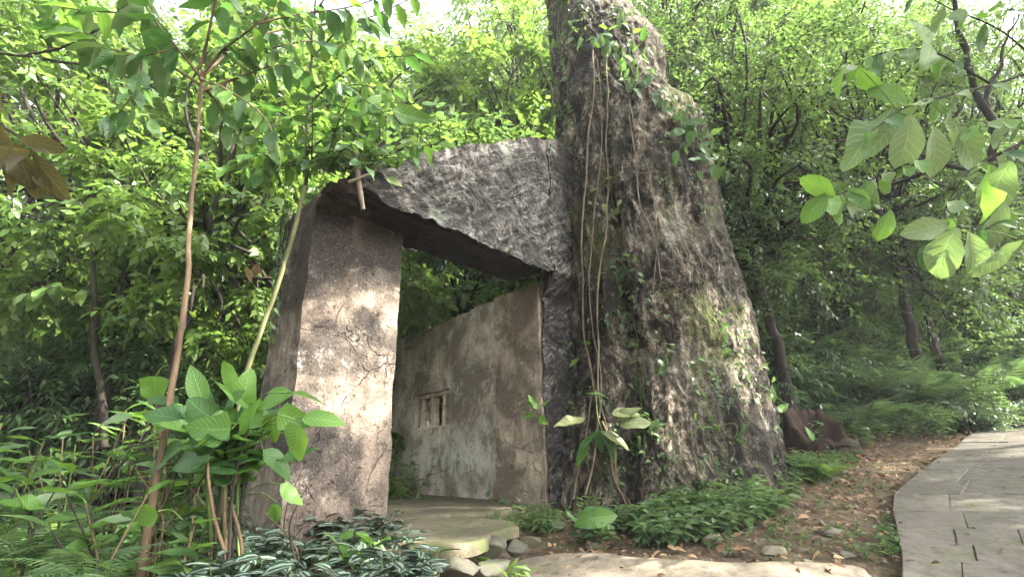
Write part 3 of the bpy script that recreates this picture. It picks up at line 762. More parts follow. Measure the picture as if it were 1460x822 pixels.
# far wood closes the view
def far_wood():
    P = []; D = []; N = []; S = []
    for k in range(2600):
        a = rng.uniform(-1.25, 1.25); R = rng.uniform(26, 44); x, y = R * math.sin(a), R * math.cos(a)
        z = rng.uniform(-.5, 1) ** 1 * (9 if a > .1 else 6.5) + 4 + float(fbm([[a * 6, 1, 1]], 2, 5)[0]) * 3
        c = np.array([x, y, z + g1(x, y) * .4])
        n = 26; q = rng.normal(size=(n, 3)) * np.array([1.1, 1.1, .8]); P.append(c + q); D.append(rng.normal(size=(n, 3)) + [0, 0, -.5]); N.append(rng.normal(size=(n, 3)) * .6 + [0, -.3, 1]); S.append(rng.uniform(.3, .75, n))
    V, F, uv, rn = scatter('rhomb', np.vstack(P), np.vstack(D), np.vstack(N), np.concatenate(S))
    o = mk("far_woodland", V, F, 'leaf_fine', uv=uv, rnd=rn)
    tag(o, "dense far woodland rising behind everything", "woodland", kind="stuff")
far_wood()

gl = "bright green trees behind the gateway"; gr = "dark trees on the bank behind the giant trunk"; go_ = "trees overhead beside the path"
TREES = [  # kind, x, y, scale, label
 # left background
 ('broad', -6.2, 11.0, 1.1, gl), ('broad2', -4.6, 9.2, 1.0, gl), ('broad', -3.6, 12.5, 1.25, gl),
 ('broad2', -2.2, 10.4, 1.05, gl), ('broad', -12.5, 13.5, 1.2, gl), ('broad', -8.5, 15.5, 1.3, gl), ('broad2', -5.8, 13.2, 1.1, gl),
 ('broad', -1.0, 15.5, 1.35, gl), ('broad2', .2, 12.2, 1.1, gl), ('broad2', -13.5, 9.5, 1.2, gl), ('fine', -4.0, 18.0, 1.3, gl), ('fine', -14, 19, 1.4, gl), 
 ('fine', 1.8, 17, 1.2, gl), ('broad2', -.9, 8.9, .75, gl),
 # right background
 ('fine', 4.6, 9.6, 1.0, gr), ('fine2', 3.8, 8.6, .9, gr), ('fine2', 6.4, 10.2, 1.0, gr), ('fine', 7.6, 11.5, 1.05, gr), ('fine', 6.2, 13.5, 1.3, gr), ('fine2', 8.6, 9.6, 1.0, gr),
 ('fine', 10.8, 12.5, 1.1, gr), ('fine2', 11, 10, 1.1, gr), ('fine', 3.2, 13, 1.2, gr), ('fine', 13.5, 14, 1.3, gr), ('fine2', 12.8, 11.2, 1.2, gr), ('fine', 9.5, 16, 1.4, gr),
 ('fine2', 15, 12.5, 1.3, gr), ('fine', 4.8, 17, 1.4, gr),
 ('broad2', 1.0, 10.0, 1.3, gl),
 ('low2', -9.4, 7.4, 1.0, gl), ('low', -7.4, 7.6, .9, gl), ('low2', -5.6, 7.2, .85, gl), ('low', -3.9, 8.6, .9, gl), ('low', -6.6, 9.6, 1.2, gl), ('low2', -8.8, 10.4, 1.3, gl), ('low2', -4.9, 10.8, 1.2, gl), ('low2', -2.7, 10.8, 1.1, gl), ('low', -1.4, 9.6, .9, gl), ('low', -11, 9.0, 1.3, gl), ('low', -3.2, 13, 1.5, gl), ('low2', -8, 13, 1.6, gl), ('low2', 0, 11.4, 1.1, gl), ('low', -12.6, 12, 1.6, gl), ('low', -5.9, 12.6, 1.5, gl), ('low', -1.2, 12.6, 1.4, gl),
 ('lowd', 3.6, 9.4, .8, gr), ('lowd', 5.0, 9.8, .9, gr), ('lowd', 6.8, 9.6, .8, gr), ('lowd', 8.6, 11.2, 1.0, gr), ('lowd', 6.0, 11.6, 1.2, gr), ('lowd', 10.6, 11.6, 1.0, gr), ('lowd', 12.8, 12.8, 1.1, gr), ('lowd', 8, 13, 1.4, gr), ('lowd', 3.6, 11.6, 1.2, gr), ('lowd', 11, 14, 1.5, gr),
 ('broad', .9, 11.2, 1.25, gl), ('broad', -.6, 16.5, 1.7, gl), ('broad', -11, 11, 1.2, gl), ('low2', -6.4, 6.4, .7, gl), ('low2', -4.2, 6.6, .6, gl),
 ('broad2', -5.2, 6.2, .95, gl), ('broad2', -2.7, 7.2, 1.0, gl), ('broad2', -7.8, 6.6, 1.1, gl), ('broad2', .2, 8.9, 1.15, gl), ('broad2', -4.4, 8.6, 1.3, gl), ('broad2', -10.5, 9.0, 1.5, gl), ('broad', -7.5, 10.4, 1.0, gl), ('broad2', -3.9, 5.3, .78, gl),
 ('fine2', 4.3, 7.8, 1.15, gr), ('fine2', 7.4, 8.6, 1.2, gr), ('fine', 5.4, 9.6, .9, gr),
 ('broad2', -4.0, 7.6, .6, gl), ('broad2', -6.0, 8.2, .65, gl), ('broad2', -8.2, 8.6, .7, gl), ('broad2', -3.2, 9.4, .6, gl), ('broad2', -5.2, 10.2, .7, gl), ('broad2', -10.2, 10.2, .8, gl),
 ('broad2', -2.0, 9.2, .5, gl), ('broad2', -7.2, 11.5, .75, gl), ('broad2', -.6, 10.2, .6, gl), ('broad2', -4.4, 12, .8, gl), ('broad2', -12, 11.5, .8, gl), ('broad2', 0.6, 8.9, .5, gl),
 ('fine2', 4.2, 9.6, .55, gr), ('fine2', 6.2, 9.2, .5, gr), ('fine2', 7.6, 10.4, .55, gr), ('fine2', 9.4, 11.2, .6, gr), ('fine2', 5.4, 11, .6, gr), ('fine2', 11.8, 12.8, .7, gr), ('fine2', 8.2, 13, .7, gr),
]
# trees beside and behind the viewer, outside the view; placed and turned to throw sun patches on the ruin
CANOPY = [(10.383, 1.827, 1.187, 5.56), (6.085, -1.124, 1.145, 3.195), (12.857, 1.824, 0.764, 3.676), (16.728, 4.227, 1.175, 2.446), (15.574, -2.413, 1.174, 6.056), (12.708, 3.764, 1.036, 2.875)]
for x, y, s, rz_ in CANOPY: plant_tree('canopy', x, y, s, "unseen spreading tree placed to dapple the ruin with sun", go_, rz=rz_)
for x, y, s in ((-6.8, 2.4, .9), (-4.5, -3.5, 1.0)): plant_tree('broad', x, y, s, "leafy tree standing beside the viewer outside the view", go_)

MARKS = [(-9e9, 60, "at the far left"), (60, 200, "behind the crooked sapling"), (200, 330, "behind the leaning tan sapling"), (330, 520, "just left of the pillar top"), (520, 660, "seen over the window wall"),
         (660, 800, "behind the sloping wall"), (800, 1080, "hidden partly by the giant trunk"), (1080, 1180, "just right of the trunk"), (1180, 1300, "above the hollow stump and path"),
         (1300, 1400, "above the upper bend of the path"), (1400, 9e9, "at the far right of the bank")]
ORD = ["nearest", "second nearest", "third nearest", "fourth nearest", "fifth nearest", "sixth nearest", "seventh nearest", "eighth nearest", "ninth nearest", "tenth nearest", "eleventh nearest", "twelfth nearest", "thirteenth nearest", "fourteenth nearest", "fifteenth nearest", "sixteenth nearest", "seventeenth nearest", "eighteenth nearest", "nineteenth nearest", "twentieth nearest"]
def relabel(items):
    """items: (root, first words); each gets the landmark it stands by and its order in depth there"""
    bins = {}
    for o, w_ in items:
        v = np.array(o.location) + [0, 0, 1.0] - CAM; px = IMG_W / 2 + FPX * (v @ right) / (v @ fwd)
        mk_ = next(m[2] for m in MARKS if m[0] <= px < m[1]); bins.setdefault((w_, mk_), []).append((v @ fwd, o))
    for (w_, mk_), L_ in bins.items():
        L_.sort(key=lambda t: t[0])
        for i, (_, o) in enumerate(L_): o["label"] = w_ + " " + mk_ + ("" if len(L_) == 1 else ", " + ORD[min(i, 19)] + " there")
rl = []
for k, x, y, s, g_ in TREES:
    o = plant_tree(k, x, y, s, "tall forest tree overhanging the path", g_)
    if g_ != go_: rl.append((o, {'broad': "tall bright leafy tree", 'broad2': "bushy mid green tree", 'fine': "tall fine leaved tree", 'fine2': "dark fine leaved tree", 'canopy': 'spreading tree', 'low': "low bright thick leaved tree", 'low2': "low tree with long drooping leaves", 'lowd': "low dense dark tree"}[k]))
SHR = []
for i in range(60):       # left understory
    x = random.uniform(-10.5, -.6); y = random.uniform(6.8, 12) + .15 * abs(x)
    if x > -3.4 and y < 9.3: continue
    SHR.append((random.choice(['shrub', 'shrub2', 'shrub2']), x, y, random.uniform(.8, 1.5), 'l'))
for i in range(90):       # right bank
    x = random.uniform(3.0, 14); y = random.uniform(7.6, 12.5) + .05 * x
    if y < 7.6 + max(0, (x - 7.2)) * .55: y += 2
    if x < 5.6 and y < 8.4: y += 1
    SHR.append((random.choice(['bank', 'bank', 'bank', 'shrub']), x, y, random.uniform(.7, 1.3), 'r'))
for k, x, y, s, sd_ in SHR:
    gp = "shrubs in the thicket left of the gateway" if sd_ == 'l' else "shrubs on the bank right of the trunk"
    o = plant_tree(k, x, y, s, "leafy shrub", gp, dz=-.12); rl.append((o, {'shrub': "mid green shrub", 'shrub2': "bright large leaved shrub", 'bank': "dark small leaved shrub"}[k]))
relabel(rl)

# ------------------------------------------------------------------ FOREGROUND AND DETAIL live in the second half
# ------------------------------------------------------------------ STEP, FLOOR, STONES
def slab(name, poly, z, th, mat, seed, parent=None, rough_=.02):
    Q = spline(np.vstack([poly, poly[:1]]), 6)[:-1] if len(poly) > 3 else poly
    Q = Q + rough_ * np.stack([fbm(Q * 6, 3, seed), fbm(Q * 6, 3, seed + 4), 0 * Q[:, 0]], 1); Q[:, 2] = z
    c = Q.mean(0); n = len(Q); R = []
    prof_ = [(1.0, -th), (1.01, -th * .5), (1.0, -.012), (.985, 0)] + [(1 - k / 9, 0) for k in range(1, 10)]
    for f, dz in prof_:
        r = c + (Q - c) * f; r[:, 2] = z + dz; r = r + .012 * np.stack([fbm(r * 7, 3, seed + k) for k in range(3)], 1); R.append(r)
    A = np.vstack(R); m = len(R); F = [(i*n+k, i*n+(k+1) % n, (i+1)*n+(k+1) % n, (i+1)*n+k) for i in range(m-1) for k in range(n)]
    if np.cross(Q[1] - Q[0], Q[2] - Q[1])[2] < 0: F = [f[::-1] for f in F]
    return mk(name, A, np.array(F), mat, parent)
fl = slab("floor", np.array([P1 + dF * .1 - nF * .3, P1 + dF * 1.9 - nF * .05, W0 + dF * .3, W0 + dW * 3.6, P1 - nF * 3.0]), -.012, .12, 'step', 3); tag(fl, kind="structure")
stp = thing("stone_step", "broad mossy stone step in front of the doorway", "step", onz(640, 770, -.1))
slab("tread", np.array([onz(x, y, 0.0) for x, y in [(548, 746), (600, 738), (660, 737), (712, 740), (738, 748), (712, 757), (690, 768), (655, 776), (600, 778), (545, 780)]]), 0.004, .07, 'step', 8, stp)
def rock(name, p, r, mat, seed, squash=.6, parent=None, lab=None, grp=None):
    bm = bmesh.new(); bmesh.ops.create_icosphere(bm, subdivisions=4, radius=1); V = np.array([v.co[:] for v in bm.verts]); F = np.array([[v.index for v in f.verts] for f in bm.faces]); bm.free()
    pr = np.random.default_rng(seed)
    for _ in range(13):
        q = pr.normal(size=3); q /= np.linalg.norm(q); V = V - q[None] * np.maximum(0, V @ q - pr.uniform(.45, .85))[:, None]
    V = V * (1 + .1 * fbm(V * 5, 4, seed))[:, None]
    a = seed * 1.3; c, s = math.cos(a), math.sin(a); V = V * np.array([1, .75, squash]); V = V @ np.array([[c, s, 0], [-s, c, 0], [0, 0, 1]])
    p = np.asarray(p, float)
    o = mk(name, V * r + p, F, mat, parent, origin=None if parent else p)
    if not parent: tag(o, lab, "stone", grp)
    return o
for i, (px, py, Y, r) in enumerate([(570, 800, 2.95, .13), (625, 792, 3.1, .16), (690, 785, 3.3, .17), (735, 778, 3.6, .12), (660, 812, 2.95, .15), (705, 812, 3.1, .13), (600, 822, 2.8, .12), (560, 785, 3.1, .12), (645, 790, 3.2, .2)]):
    rock("stone", at(px, py, Y), r, 'mossrock', i + 3, .55, stp)
for i, (px, py, r, lab, mt) in enumerate([
        (1086, 724, .075, "pale rounded stone among the herbs at the foot of the trunk", 'rock'), (1102, 784, .09, "flat tan stone lying on the bare soil near the paving", 'rock'),
        (905, 742, .16, "long mossy stone against the foot of the hanging lianas", 'mossrock'), (848, 776, .1, "mossy stone below the bright heart shaped leaves", 'step'),
        (1015, 768, .1, "flat brown stone at the edge of the forecourt", 'rock'), (1180, 758, .09, "half buried stone in the leaf litter", 'rock'),
        (1205, 790, .07, "small grey stone beside the paving edge", 'rock'), (955, 735, .12, "dark wedge shaped stone under the trunk herbs", 'mossrock'),
        (790, 752, .12, "mossy stone right of the step", 'mossrock'), (1150, 800, .05, "small pale stone at the edge of the worn cement", 'rock'),
        (1130, 690, .07, "small stone by the fern right of the trunk", 'rock'), (752, 770, .13, "flat tan stone between the step and the forecourt", 'step')]):
    p = gpt(px, py); rock("stone", p + [0, 0, -r * .05], r, mt, i + 21, .45, None, lab)

# ------------------------------------------------------------------ LITTER, PEBBLES, GROUND COVER
def litter(n, box, L0, L1, seed, name, label, tpl='oval', mat='leaf_dead', lift=.012, mask=None):
    x = rng.uniform(box[0], box[1], n); y = rng.uniform(box[2], box[3], n)
    den = fbm(np.stack([x * 1.2, y * 1.2, x * 0], 1), 3, seed); k = den > rng.uniform(-.7, .35, n)
    if mask is not None: k &= mask(x, y)
    x, y = x[k], y[k]; n = len(x); P = np.stack([x, y, gz(x, y) + rng.uniform(0, lift * 2, n) + .005], 1)
    a = rng.uniform(0, 6.28, n); D = np.stack([np.cos(a), np.sin(a), rng.normal(0, .25, n)], 1); N = rng.normal(size=(n, 3)) * .35 + [0, 0, 1]
    V, F, uv, rn = scatter(tpl, P, D, N, rng.uniform(L0, L1, n)); return tag(mk(name, V, F, mat, uv=uv, rnd=rn), label, "leaf litter", kind="stuff")
litter(8500, (-.2, 6.5, 2.8, 8.6), .025, .085, 5, "leaf_litter", "dry brown leaves scattered over the soil and forecourt")
litter(2500, (-6, 10, -3, 12), .05, .12, 9, "fallen_leaves", "old fallen leaves further off under the shrubs")
litter(420, (2.2, 9, 3.0, 9.5), .03, .09, 12, "path_litter", "few dry leaves and bits lying on the paving", lift=.0, mask=lambda x, y: True | (x > 0))
_pl = bpy.data.objects['path_litter']; _pl.location.z = .06
def pebbles():
    bm = bmesh.new(); bmesh.ops.create_icosphere(bm, subdivisions=1, radius=1); v = np.array([q.co[:] for q in bm.verts]); f = np.array([[q.index for q in t.verts] for t in bm.faces]); bm.free()
    n = 420; x = rng.uniform(.2, 5, n); y = rng.uniform(3.0, 7, n); L = []; s = rng.uniform(.005, .02, n)
    P = np.stack([x, y, gz(x, y)], 1); V = (v[None] * (s[:, None, None] * rng.uniform(.6, 1.2, (n, 1, 3))) + P[:, None]).reshape(-1, 3)
    F = (f[None] + (np.arange(n) * len(v))[:, None, None]).reshape(-1, 3); tag(mk("pebbles", V, F, 'rock'), "small pebbles strewn over the bare soil", "pebbles", kind="stuff")
pebbles()
def herbs(pts, h0, h1, nl, L, tpl, mat, name, label, cat, droop=.25, pair=True):
    P = []; D = []; N = []; S = []; tb = []
    for p in pts:
        h = random.uniform(h0, h1); ax = np.array([random.gauss(0, .4), random.gauss(0, .4) - .15, 1]); ax /= np.linalg.norm(ax)
        tb.append(tube(np.array([p - [0, 0, .02], p + ax * h * .5, p + ax * h]), [.0035, .003, .002], 3)); a = random.uniform(0, 6.28)
        k_ = max(3, int(random.gauss(nl, 1.5)))
        for k in range(k_):
            t = .3 + .7 * k / (k_ - 1); a += 2.4 if not pair else (3.14 if k % 2 else 1.9)
            d = np.array([math.cos(a), math.sin(a), random.uniform(-.1, .5) - droop * (1 - t)])
            P.append(p + ax * h * t); D.append(d); N.append(np.array([0, 0, 1]) + rng.normal(size=3) * .25 - d * .2); S.append(L * random.uniform(.6, 1.2) * (1.1 - .35 * abs(t - .6)))
    V, F, uv, rn = scatter(tpl, np.array(P), np.array(D), np.array(N), np.array(S))
    o = mk(name, V, F, mat, uv=uv, rnd=rn); tag(o, label, cat, kind="stuff"); v, f = join(tb)
    s = mk("stems", v, f, 'stem_green', o); s["kind"] = "stuff"; return o
def pts_in(poly, n, fn=gpt, lift=0):
    out = []; xs = [p[0] for p in poly]; ys = [p[1] for p in poly]
    while len(out) < n:
        x, y = random.uniform(min(xs), max(xs)), random.uniform(min(ys), max(ys)); c = False; j = len(poly) - 1
        for i in range(len(poly)):
            if (poly[i][1] > y) != (poly[j][1] > y) and x < (poly[j][0] - poly[i][0]) * (y - poly[i][1]) / (poly[j][1] - poly[i][1]) + poly[i][0]: c = not c
            j = i
        if c:
            p = fn(x, y)
            if fbm([np.array(p) * 2.6], 3, 17)[0] < -.12 and random.random() < .85: continue
            p = np.array(p) + [0, 0, lift]; out.append(p)
    return out
herbs(pts_in([(760, 742), (830, 735), (900, 745), (950, 720), (1060, 690), (1115, 660), (1160, 672), (1130, 725), (1050, 755), (950, 780), (840, 775), (770, 775)], 400), .05, .2, 8, .095, 'oval', 'leaf_bank',
      "herb_patch", "dark green herbs growing thickly along the foot of the trunk", "herbs")
herbs(pts_in([(930, 720), (1120, 665), (1210, 640), (1190, 680), (1060, 730), (950, 765)], 130), .06, .22, 8, .075, 'oval', 'leaf_mid',
      "light_herb_patch", "fresh green herbs at the foot of the trunk towards the stump", "herbs")
herbs(pts_in([(1200, 665), (1300, 610), (1400, 592), (1460, 570), (1700, 520), (1700, 500), (1330, 560), (1225, 600), (1220, 640)], 420), .1, .35, 10, .09, 'oval', 'leaf_bank',
      "bank_herbs", "low leafy plants along the upper edge of the path", "herbs")
herbs(pts_in([(1110, 668), (1150, 655), (1215, 652), (1225, 672), (1180, 690), (1120, 690)], 70), .06, .2, 8, .08, 'oval', 'leaf_mid', "stump_herbs", "fresh herbs growing in front of the hollow stump", "herbs")
herbs(pts_in([(950, 770), (1080, 740), (1190, 690), (1250, 650), (1270, 700), (1240, 790), (1100, 795), (960, 790)], 70), .02, .09, 6, .05, 'oval', 'leaf_mid', "soil_weeds", "sparse small weeds scattered over the bare soil", "herbs")
herbs(pts_in([(1225, 800), (1285, 790), (1275, 760), (1280, 735), (1262, 735), (1250, 780)], 26), .03, .1, 7, .05, 'oval', 'leaf_mid', "kerb_herbs", "small weeds growing against the paving edge", "herbs")
zf = lambda x, y: onz(x, y, -.1 if y > 765 else -.03)
herbs(pts_in([(330, 790), (345, 760), (400, 742), (470, 742), (540, 750), (560, 775), (600, 800), (620, 840), (600, 920), (240, 960), (250, 860)], 400, zf), .08, .2, 8, .105, 'zebra', 'leaf_zebra',
      "striped_ground_cover", "silver striped dark leaves carpeting the ground below the pillar", "ground cover")
herbs(pts_in([(690, 742), (780, 735), (790, 752), (740, 765), (700, 758)], 60), .04, .12, 7, .05, 'oval', 'leaf_dark', "threshold_herbs", "small herbs at the foot of the door jamb", "herbs")
herbs(pts_in([(0, 735), (120, 730), (240, 745), (330, 775), (320, 900), (-150, 950)], 520, lambda x, y: onz(x, y, -.45)), .12, .5, 11, .1, 'oval', 'leaf_mid', "thicket_herbs", "leafy herbs filling the ground in the lower left", "herbs")

herbs([np.array([x, y, g1(x, y)]) for x, y in zip(rng.uniform(3.9, 6.6, 160), rng.uniform(7.2, 8.6, 160))], .2, .6, 11, .1, 'oval', 'leaf_bank', "stump_undergrowth", "leafy undergrowth standing right behind the hollow stump", "undergrowth")
herbs([np.array([x, y, g1(x, y)]) for x, y in zip(rng.uniform(-9, -2.4, 700), rng.uniform(3.6, 8.5, 700))], .15, .55, 11, .14, 'oval', 'leaf_mid', "meadow_herbs", "knee high leafy plants on the flat ground left of the gateway", "herbs")
herbs([np.array([x, y, g1(x, y)]) for x, y in zip(rng.uniform(-9, -1.4, 900), rng.uniform(6.5, 11.5, 900))], .2, .7, 11, .13, 'oval', 'leaf_bright', "sunny_herbs", "bright green leafy plants beyond the pale road", "herbs")

# ------------------------------------------------------------------ STUMP
sp_ = gpt(1176, 642)
stump = thing("hollow_stump", "dark red brown rotten hollow stump beside the trunk", "stump", sp_)
def stump_shell():
    n = 64; rings = []
    k = np.arange(n); th = 2 * math.pi * k / n; dirs = np.stack([np.cos(th), np.sin(th) * .8, 0 * th], 1)
    back = np.clip(np.sin(th - .3), -1, 1)
    rim = .13 + .46 * np.clip(back * .9 + .35, 0, 1) + .09 * fbm(dirs * 3.1, 4, 5) + .05 * fbm(dirs * 9, 3, 6)
    for r, f in ((.50, -.5), (.47, .2), (.45, .6), (.43, .85), (.41, 1.0), (.36, 1.0), (.33, .8), (.3, .4), (.22, .2), (.02, .18)):
        rad = r * (1 + .14 * fbm(dirs * 2.2 + f, 3, 9)); p = dirs * rad[:, None]; p[:, 2] = rim * f; rings.append(p)
    A = np.vstack(rings); A = A + .02 * np.stack([fbm(A * 14 + q, 3, 30 + q) for q in range(3)], 1); m = len(rings)
    F = [(i*n+q, i*n+(q+1) % n, (i+1)*n+(q+1) % n, (i+1)*n+q) for i in range(m-1) for q in range(n)]
    mk("shell", A + sp_, np.array(F), 'stump', stump)
stump_shell()
rock("fallen_slab", sp_ + [-.02, -.28, .02], .24, 'stump', 5, .35, stump)

# ------------------------------------------------------------------ FERNS
def frond_mesh(n=17, W=.34, mat='leaf_bank'):
    P = []; D = []; N = []; S = []
    for i in range(n):
        t = (i + 1) / (n + .4); z = .35 * t - .55 * t * t; w_ = W * math.sin(math.pi * min(1, (t * .92 + .08)) ** .75) ** .8
        for s in (-1, 1): P.append((0, t, z)); D.append((s, .45, -.25)); N.append((0, .2, 1)); S.append(w_)
    v, f, uv, rn = scatter('pin', np.array(P, float), np.array(D, float), np.array(N, float), np.array(S))
    v2, f2 = tube([(0, 0, 0), (0, .35, .06), (0, .7, -.03), (0, 1, -.2)], [.008, .006, .004, .002], 3)
    me = bpy.data.meshes.new("frond"); o = len(v); me.from_pydata([tuple(a) for a in np.vstack([v, v2])], [], [tuple(int(q) for q in a) for a in f] + [tuple(int(q) + o for q in a) for a in f2])
    me.materials.append(M[mat]); a = me.attributes.new("rnd", 'FLOAT', 'POINT'); a.data.foreach_set("value", list(rn) + [.5] * len(v2)); me.uv_layers.new(name="UVMap"); return me
FR = {'bank': frond_mesh(), 'bright': frond_mesh(15, .38, 'leaf_bright')}
def fern(p, L, n, kind, label, group=None, face=None):
    r = thing("fern", label, "fern", p, group); a0 = random.uniform(0, 6.28)
    for i in range(n):
        a = a0 + i * 2.4 if face is None else face + random.gauss(0, .8); o = bpy.data.objects.new("frond", FR[kind]); COL.objects.link(o); o.parent = r
        l = L * random.uniform(.7, 1.15); o.rotation_euler = (random.uniform(.25, .75), random.gauss(0, .15), a); o.scale = (l, l, l)
    return r
fern(gpt(1165, 682), .42, 10, 'bright', "small bright green fern in front of the hollow stump")
fern(gpt(1052, 708), .3, 8, 'bright', "small fern at the foot of the trunk")
fern(onz(702, 812, -.2), .2, 8, 'bright', "tiny yellow green fern growing between the step stones")
fern(onz(735, 822, -.25), .16, 7, 'bright', "tiny fern at the bottom edge below the step")
for i, (px, py, Y, L) in enumerate([(1235, 590, 7.6, .8), (1300, 555, 8.2, 1.0), (1345, 560, 8.4, .9), (1280, 500, 9.0, 1.1), (1360, 500, 9.2, 1.1), (1420, 545, 8.6, 1.0), (1440, 480, 9.5, 1.2), (1220, 520, 8.8, 1.0),
                                    (1155, 500, 8.9, .9), (1180, 560, 8.2, .8), (1390, 585, 8.5, .7), (1325, 600, 8.0, .7), (1250, 545, 8.0, .9), (1480, 520, 8.8, 1.1), (1310, 450, 10, 1.2)]):
    p = at(px, py, Y); z = g1(p[0], p[1]); p[2] = max(z, p[2] - .15 * L) if p[2] < z + 1.2 else z + .6
    fern(p, L, 11, 'bank', "arching fern on the shaded bank above the path", "ferns on the bank above the path")
for px, py, Y, L in [(30, 800, 2.2, .5), (120, 830, 2.0, .4), (60, 720, 3.0, .4), (180, 800, 2.6, .4), (-40, 760, 2.5, .5)]:
    fern(at(px, py, Y), L * .65, 12, 'bank', "feathery fern in the lower left thicket", "ferns in the lower left thicket")

# ------------------------------------------------------------------ PLANTS WITH LEAVES ONE BY ONE
def stem(root, P, r0, r1, mat, name="stem", n=7, k=7, wob=0.0, seed=1):
    Q = spline(np.array(P, float), k)
    if wob: Q = wobble(Q, wob, seed)
    v, f = tube(Q, np.linspace(r0, r1, len(Q)), n); mk(name, v, f, mat, root); return Q
def along(root, Q, n, L, tpl, mat, t0=.15, droop=.3, spread=.9, jitter=.25, nrm=None, ang=None):
    m = len(Q) - 1
    for i in range(n):
        t = t0 + (1 - t0) * (i + 1) / n; q = t * m; a = int(min(m - 1, q)); p = Q[a] + (Q[a + 1] - Q[a]) * (q - a)
        d = Q[a + 1] - Q[a]; d = d / (np.linalg.norm(d) + 1e-9); side = np.cross(d, [0, 0, 1.]); side /= np.linalg.norm(side) + 1e-6
        sg = 1 if i % 2 else -1; ld = d * .45 + side * sg * spread + np.array([0, 0, -droop]) + jit(jitter)
        if i == n - 1: ld = d + np.array([0, 0, -droop * .6])
        nn = np.array([0, -.25, 1.]) + jit(.3) if nrm is None else nrm + jit(.3)
        leaf(root, tpl, mat if isinstance(mat, str) else random.choice(mat), p, ld, nn, L * random.uniform(.7, 1.2))
S3 = lambda L: [at(*p) for p in L]

# slender leaning sapling, lower left to top
sap = thing("sapling", "slender leaning sapling with bare tan stem and drooping dark leaves overhead", "sapling", at(198, 860, 2.3))
stem(sap, S3([(196, 880, 2.28), (212, 760, 2.32), (232, 640, 2.36), (246, 545, 2.4), (260, 430, 2.42), (270, 320, 2.44), (278, 210, 2.46), (286, 100, 2.5)]), .019, .01, 'bark_brown', "trunk", 9, 8, .03, 4)
for pts, n, L in [([(285, 112, 2.5), (320, 70, 2.45), (365, 35, 2.4), (420, -20, 2.4)], 13, .21), ([(285, 112, 2.5), (250, 70, 2.45), (215, 25, 2.4), (180, -30, 2.3)], 13, .23),
                  ([(283, 130, 2.5), (340, 110, 2.6), (400, 95, 2.7), (460, 110, 2.8)], 11, .19), ([(284, 120, 2.5), (230, 90, 2.6), (160, 70, 2.6), (90, 40, 2.5)], 12, .22),
                  ([(286, 100, 2.5), (300, 40, 2.4), (310, -20, 2.3), (320, -60, 2.3)], 9, .22), ([(284, 115, 2.5), (345, 60, 2.9), (430, 40, 3.1), (520, 30, 3.3)], 13, .2),
                  ([(284, 118, 2.5), (310, 150, 2.7), (340, 200, 2.9), (360, 240, 3.0)], 8, .17)]:
    Q = stem(sap, S3(pts), .011, .003, 'bark_brown', "branch", 5, 6, .02, n)
    along(sap, Q, n, L, 'BIG_oval', ['leaf_veined_dark', 'leaf_veined_dark', 'leaf_veined', 'leaf_mid'], .2, .8, .8)

for pts, n, L in [([(285, 112, 2.5), (330, 130, 2.4), (380, 170, 2.35), (400, 215, 2.35)], 15, .15), ([(320, 70, 2.45), (380, 70, 2.6), (450, 60, 2.7), (520, 80, 2.8)], 16, .17), ([(365, 35, 2.4), (430, 20, 2.5), (500, 10, 2.6), (560, -10, 2.7)], 16, .18),
                  ([(250, 70, 2.45), (200, 80, 2.4), (150, 70, 2.4), (110, 40, 2.4)], 14, .19), ([(215, 25, 2.4), (150, 15, 2.4), (90, 10, 2.4), (40, -10, 2.4)], 14, .19), ([(340, 110, 2.6), (350, 60, 2.7), (330, 10, 2.8)], 11, .16),
                  ([(460, 110, 2.8), (500, 130, 2.9), (560, 170, 3.0)], 11, .15), ([(200, 80, 2.4), (190, 130, 2.4), (160, 170, 2.4)], 10, .15)]:
    Q = stem(sap, S3(pts), .007, .003, 'bark_brown', "branch", 5, 6, .02, n)
    along(sap, Q, n, L, 'BIG_oval', ['leaf_veined_dark', 'leaf_dark', 'leaf_veined', 'leaf_mid'], .1, .7, .8)

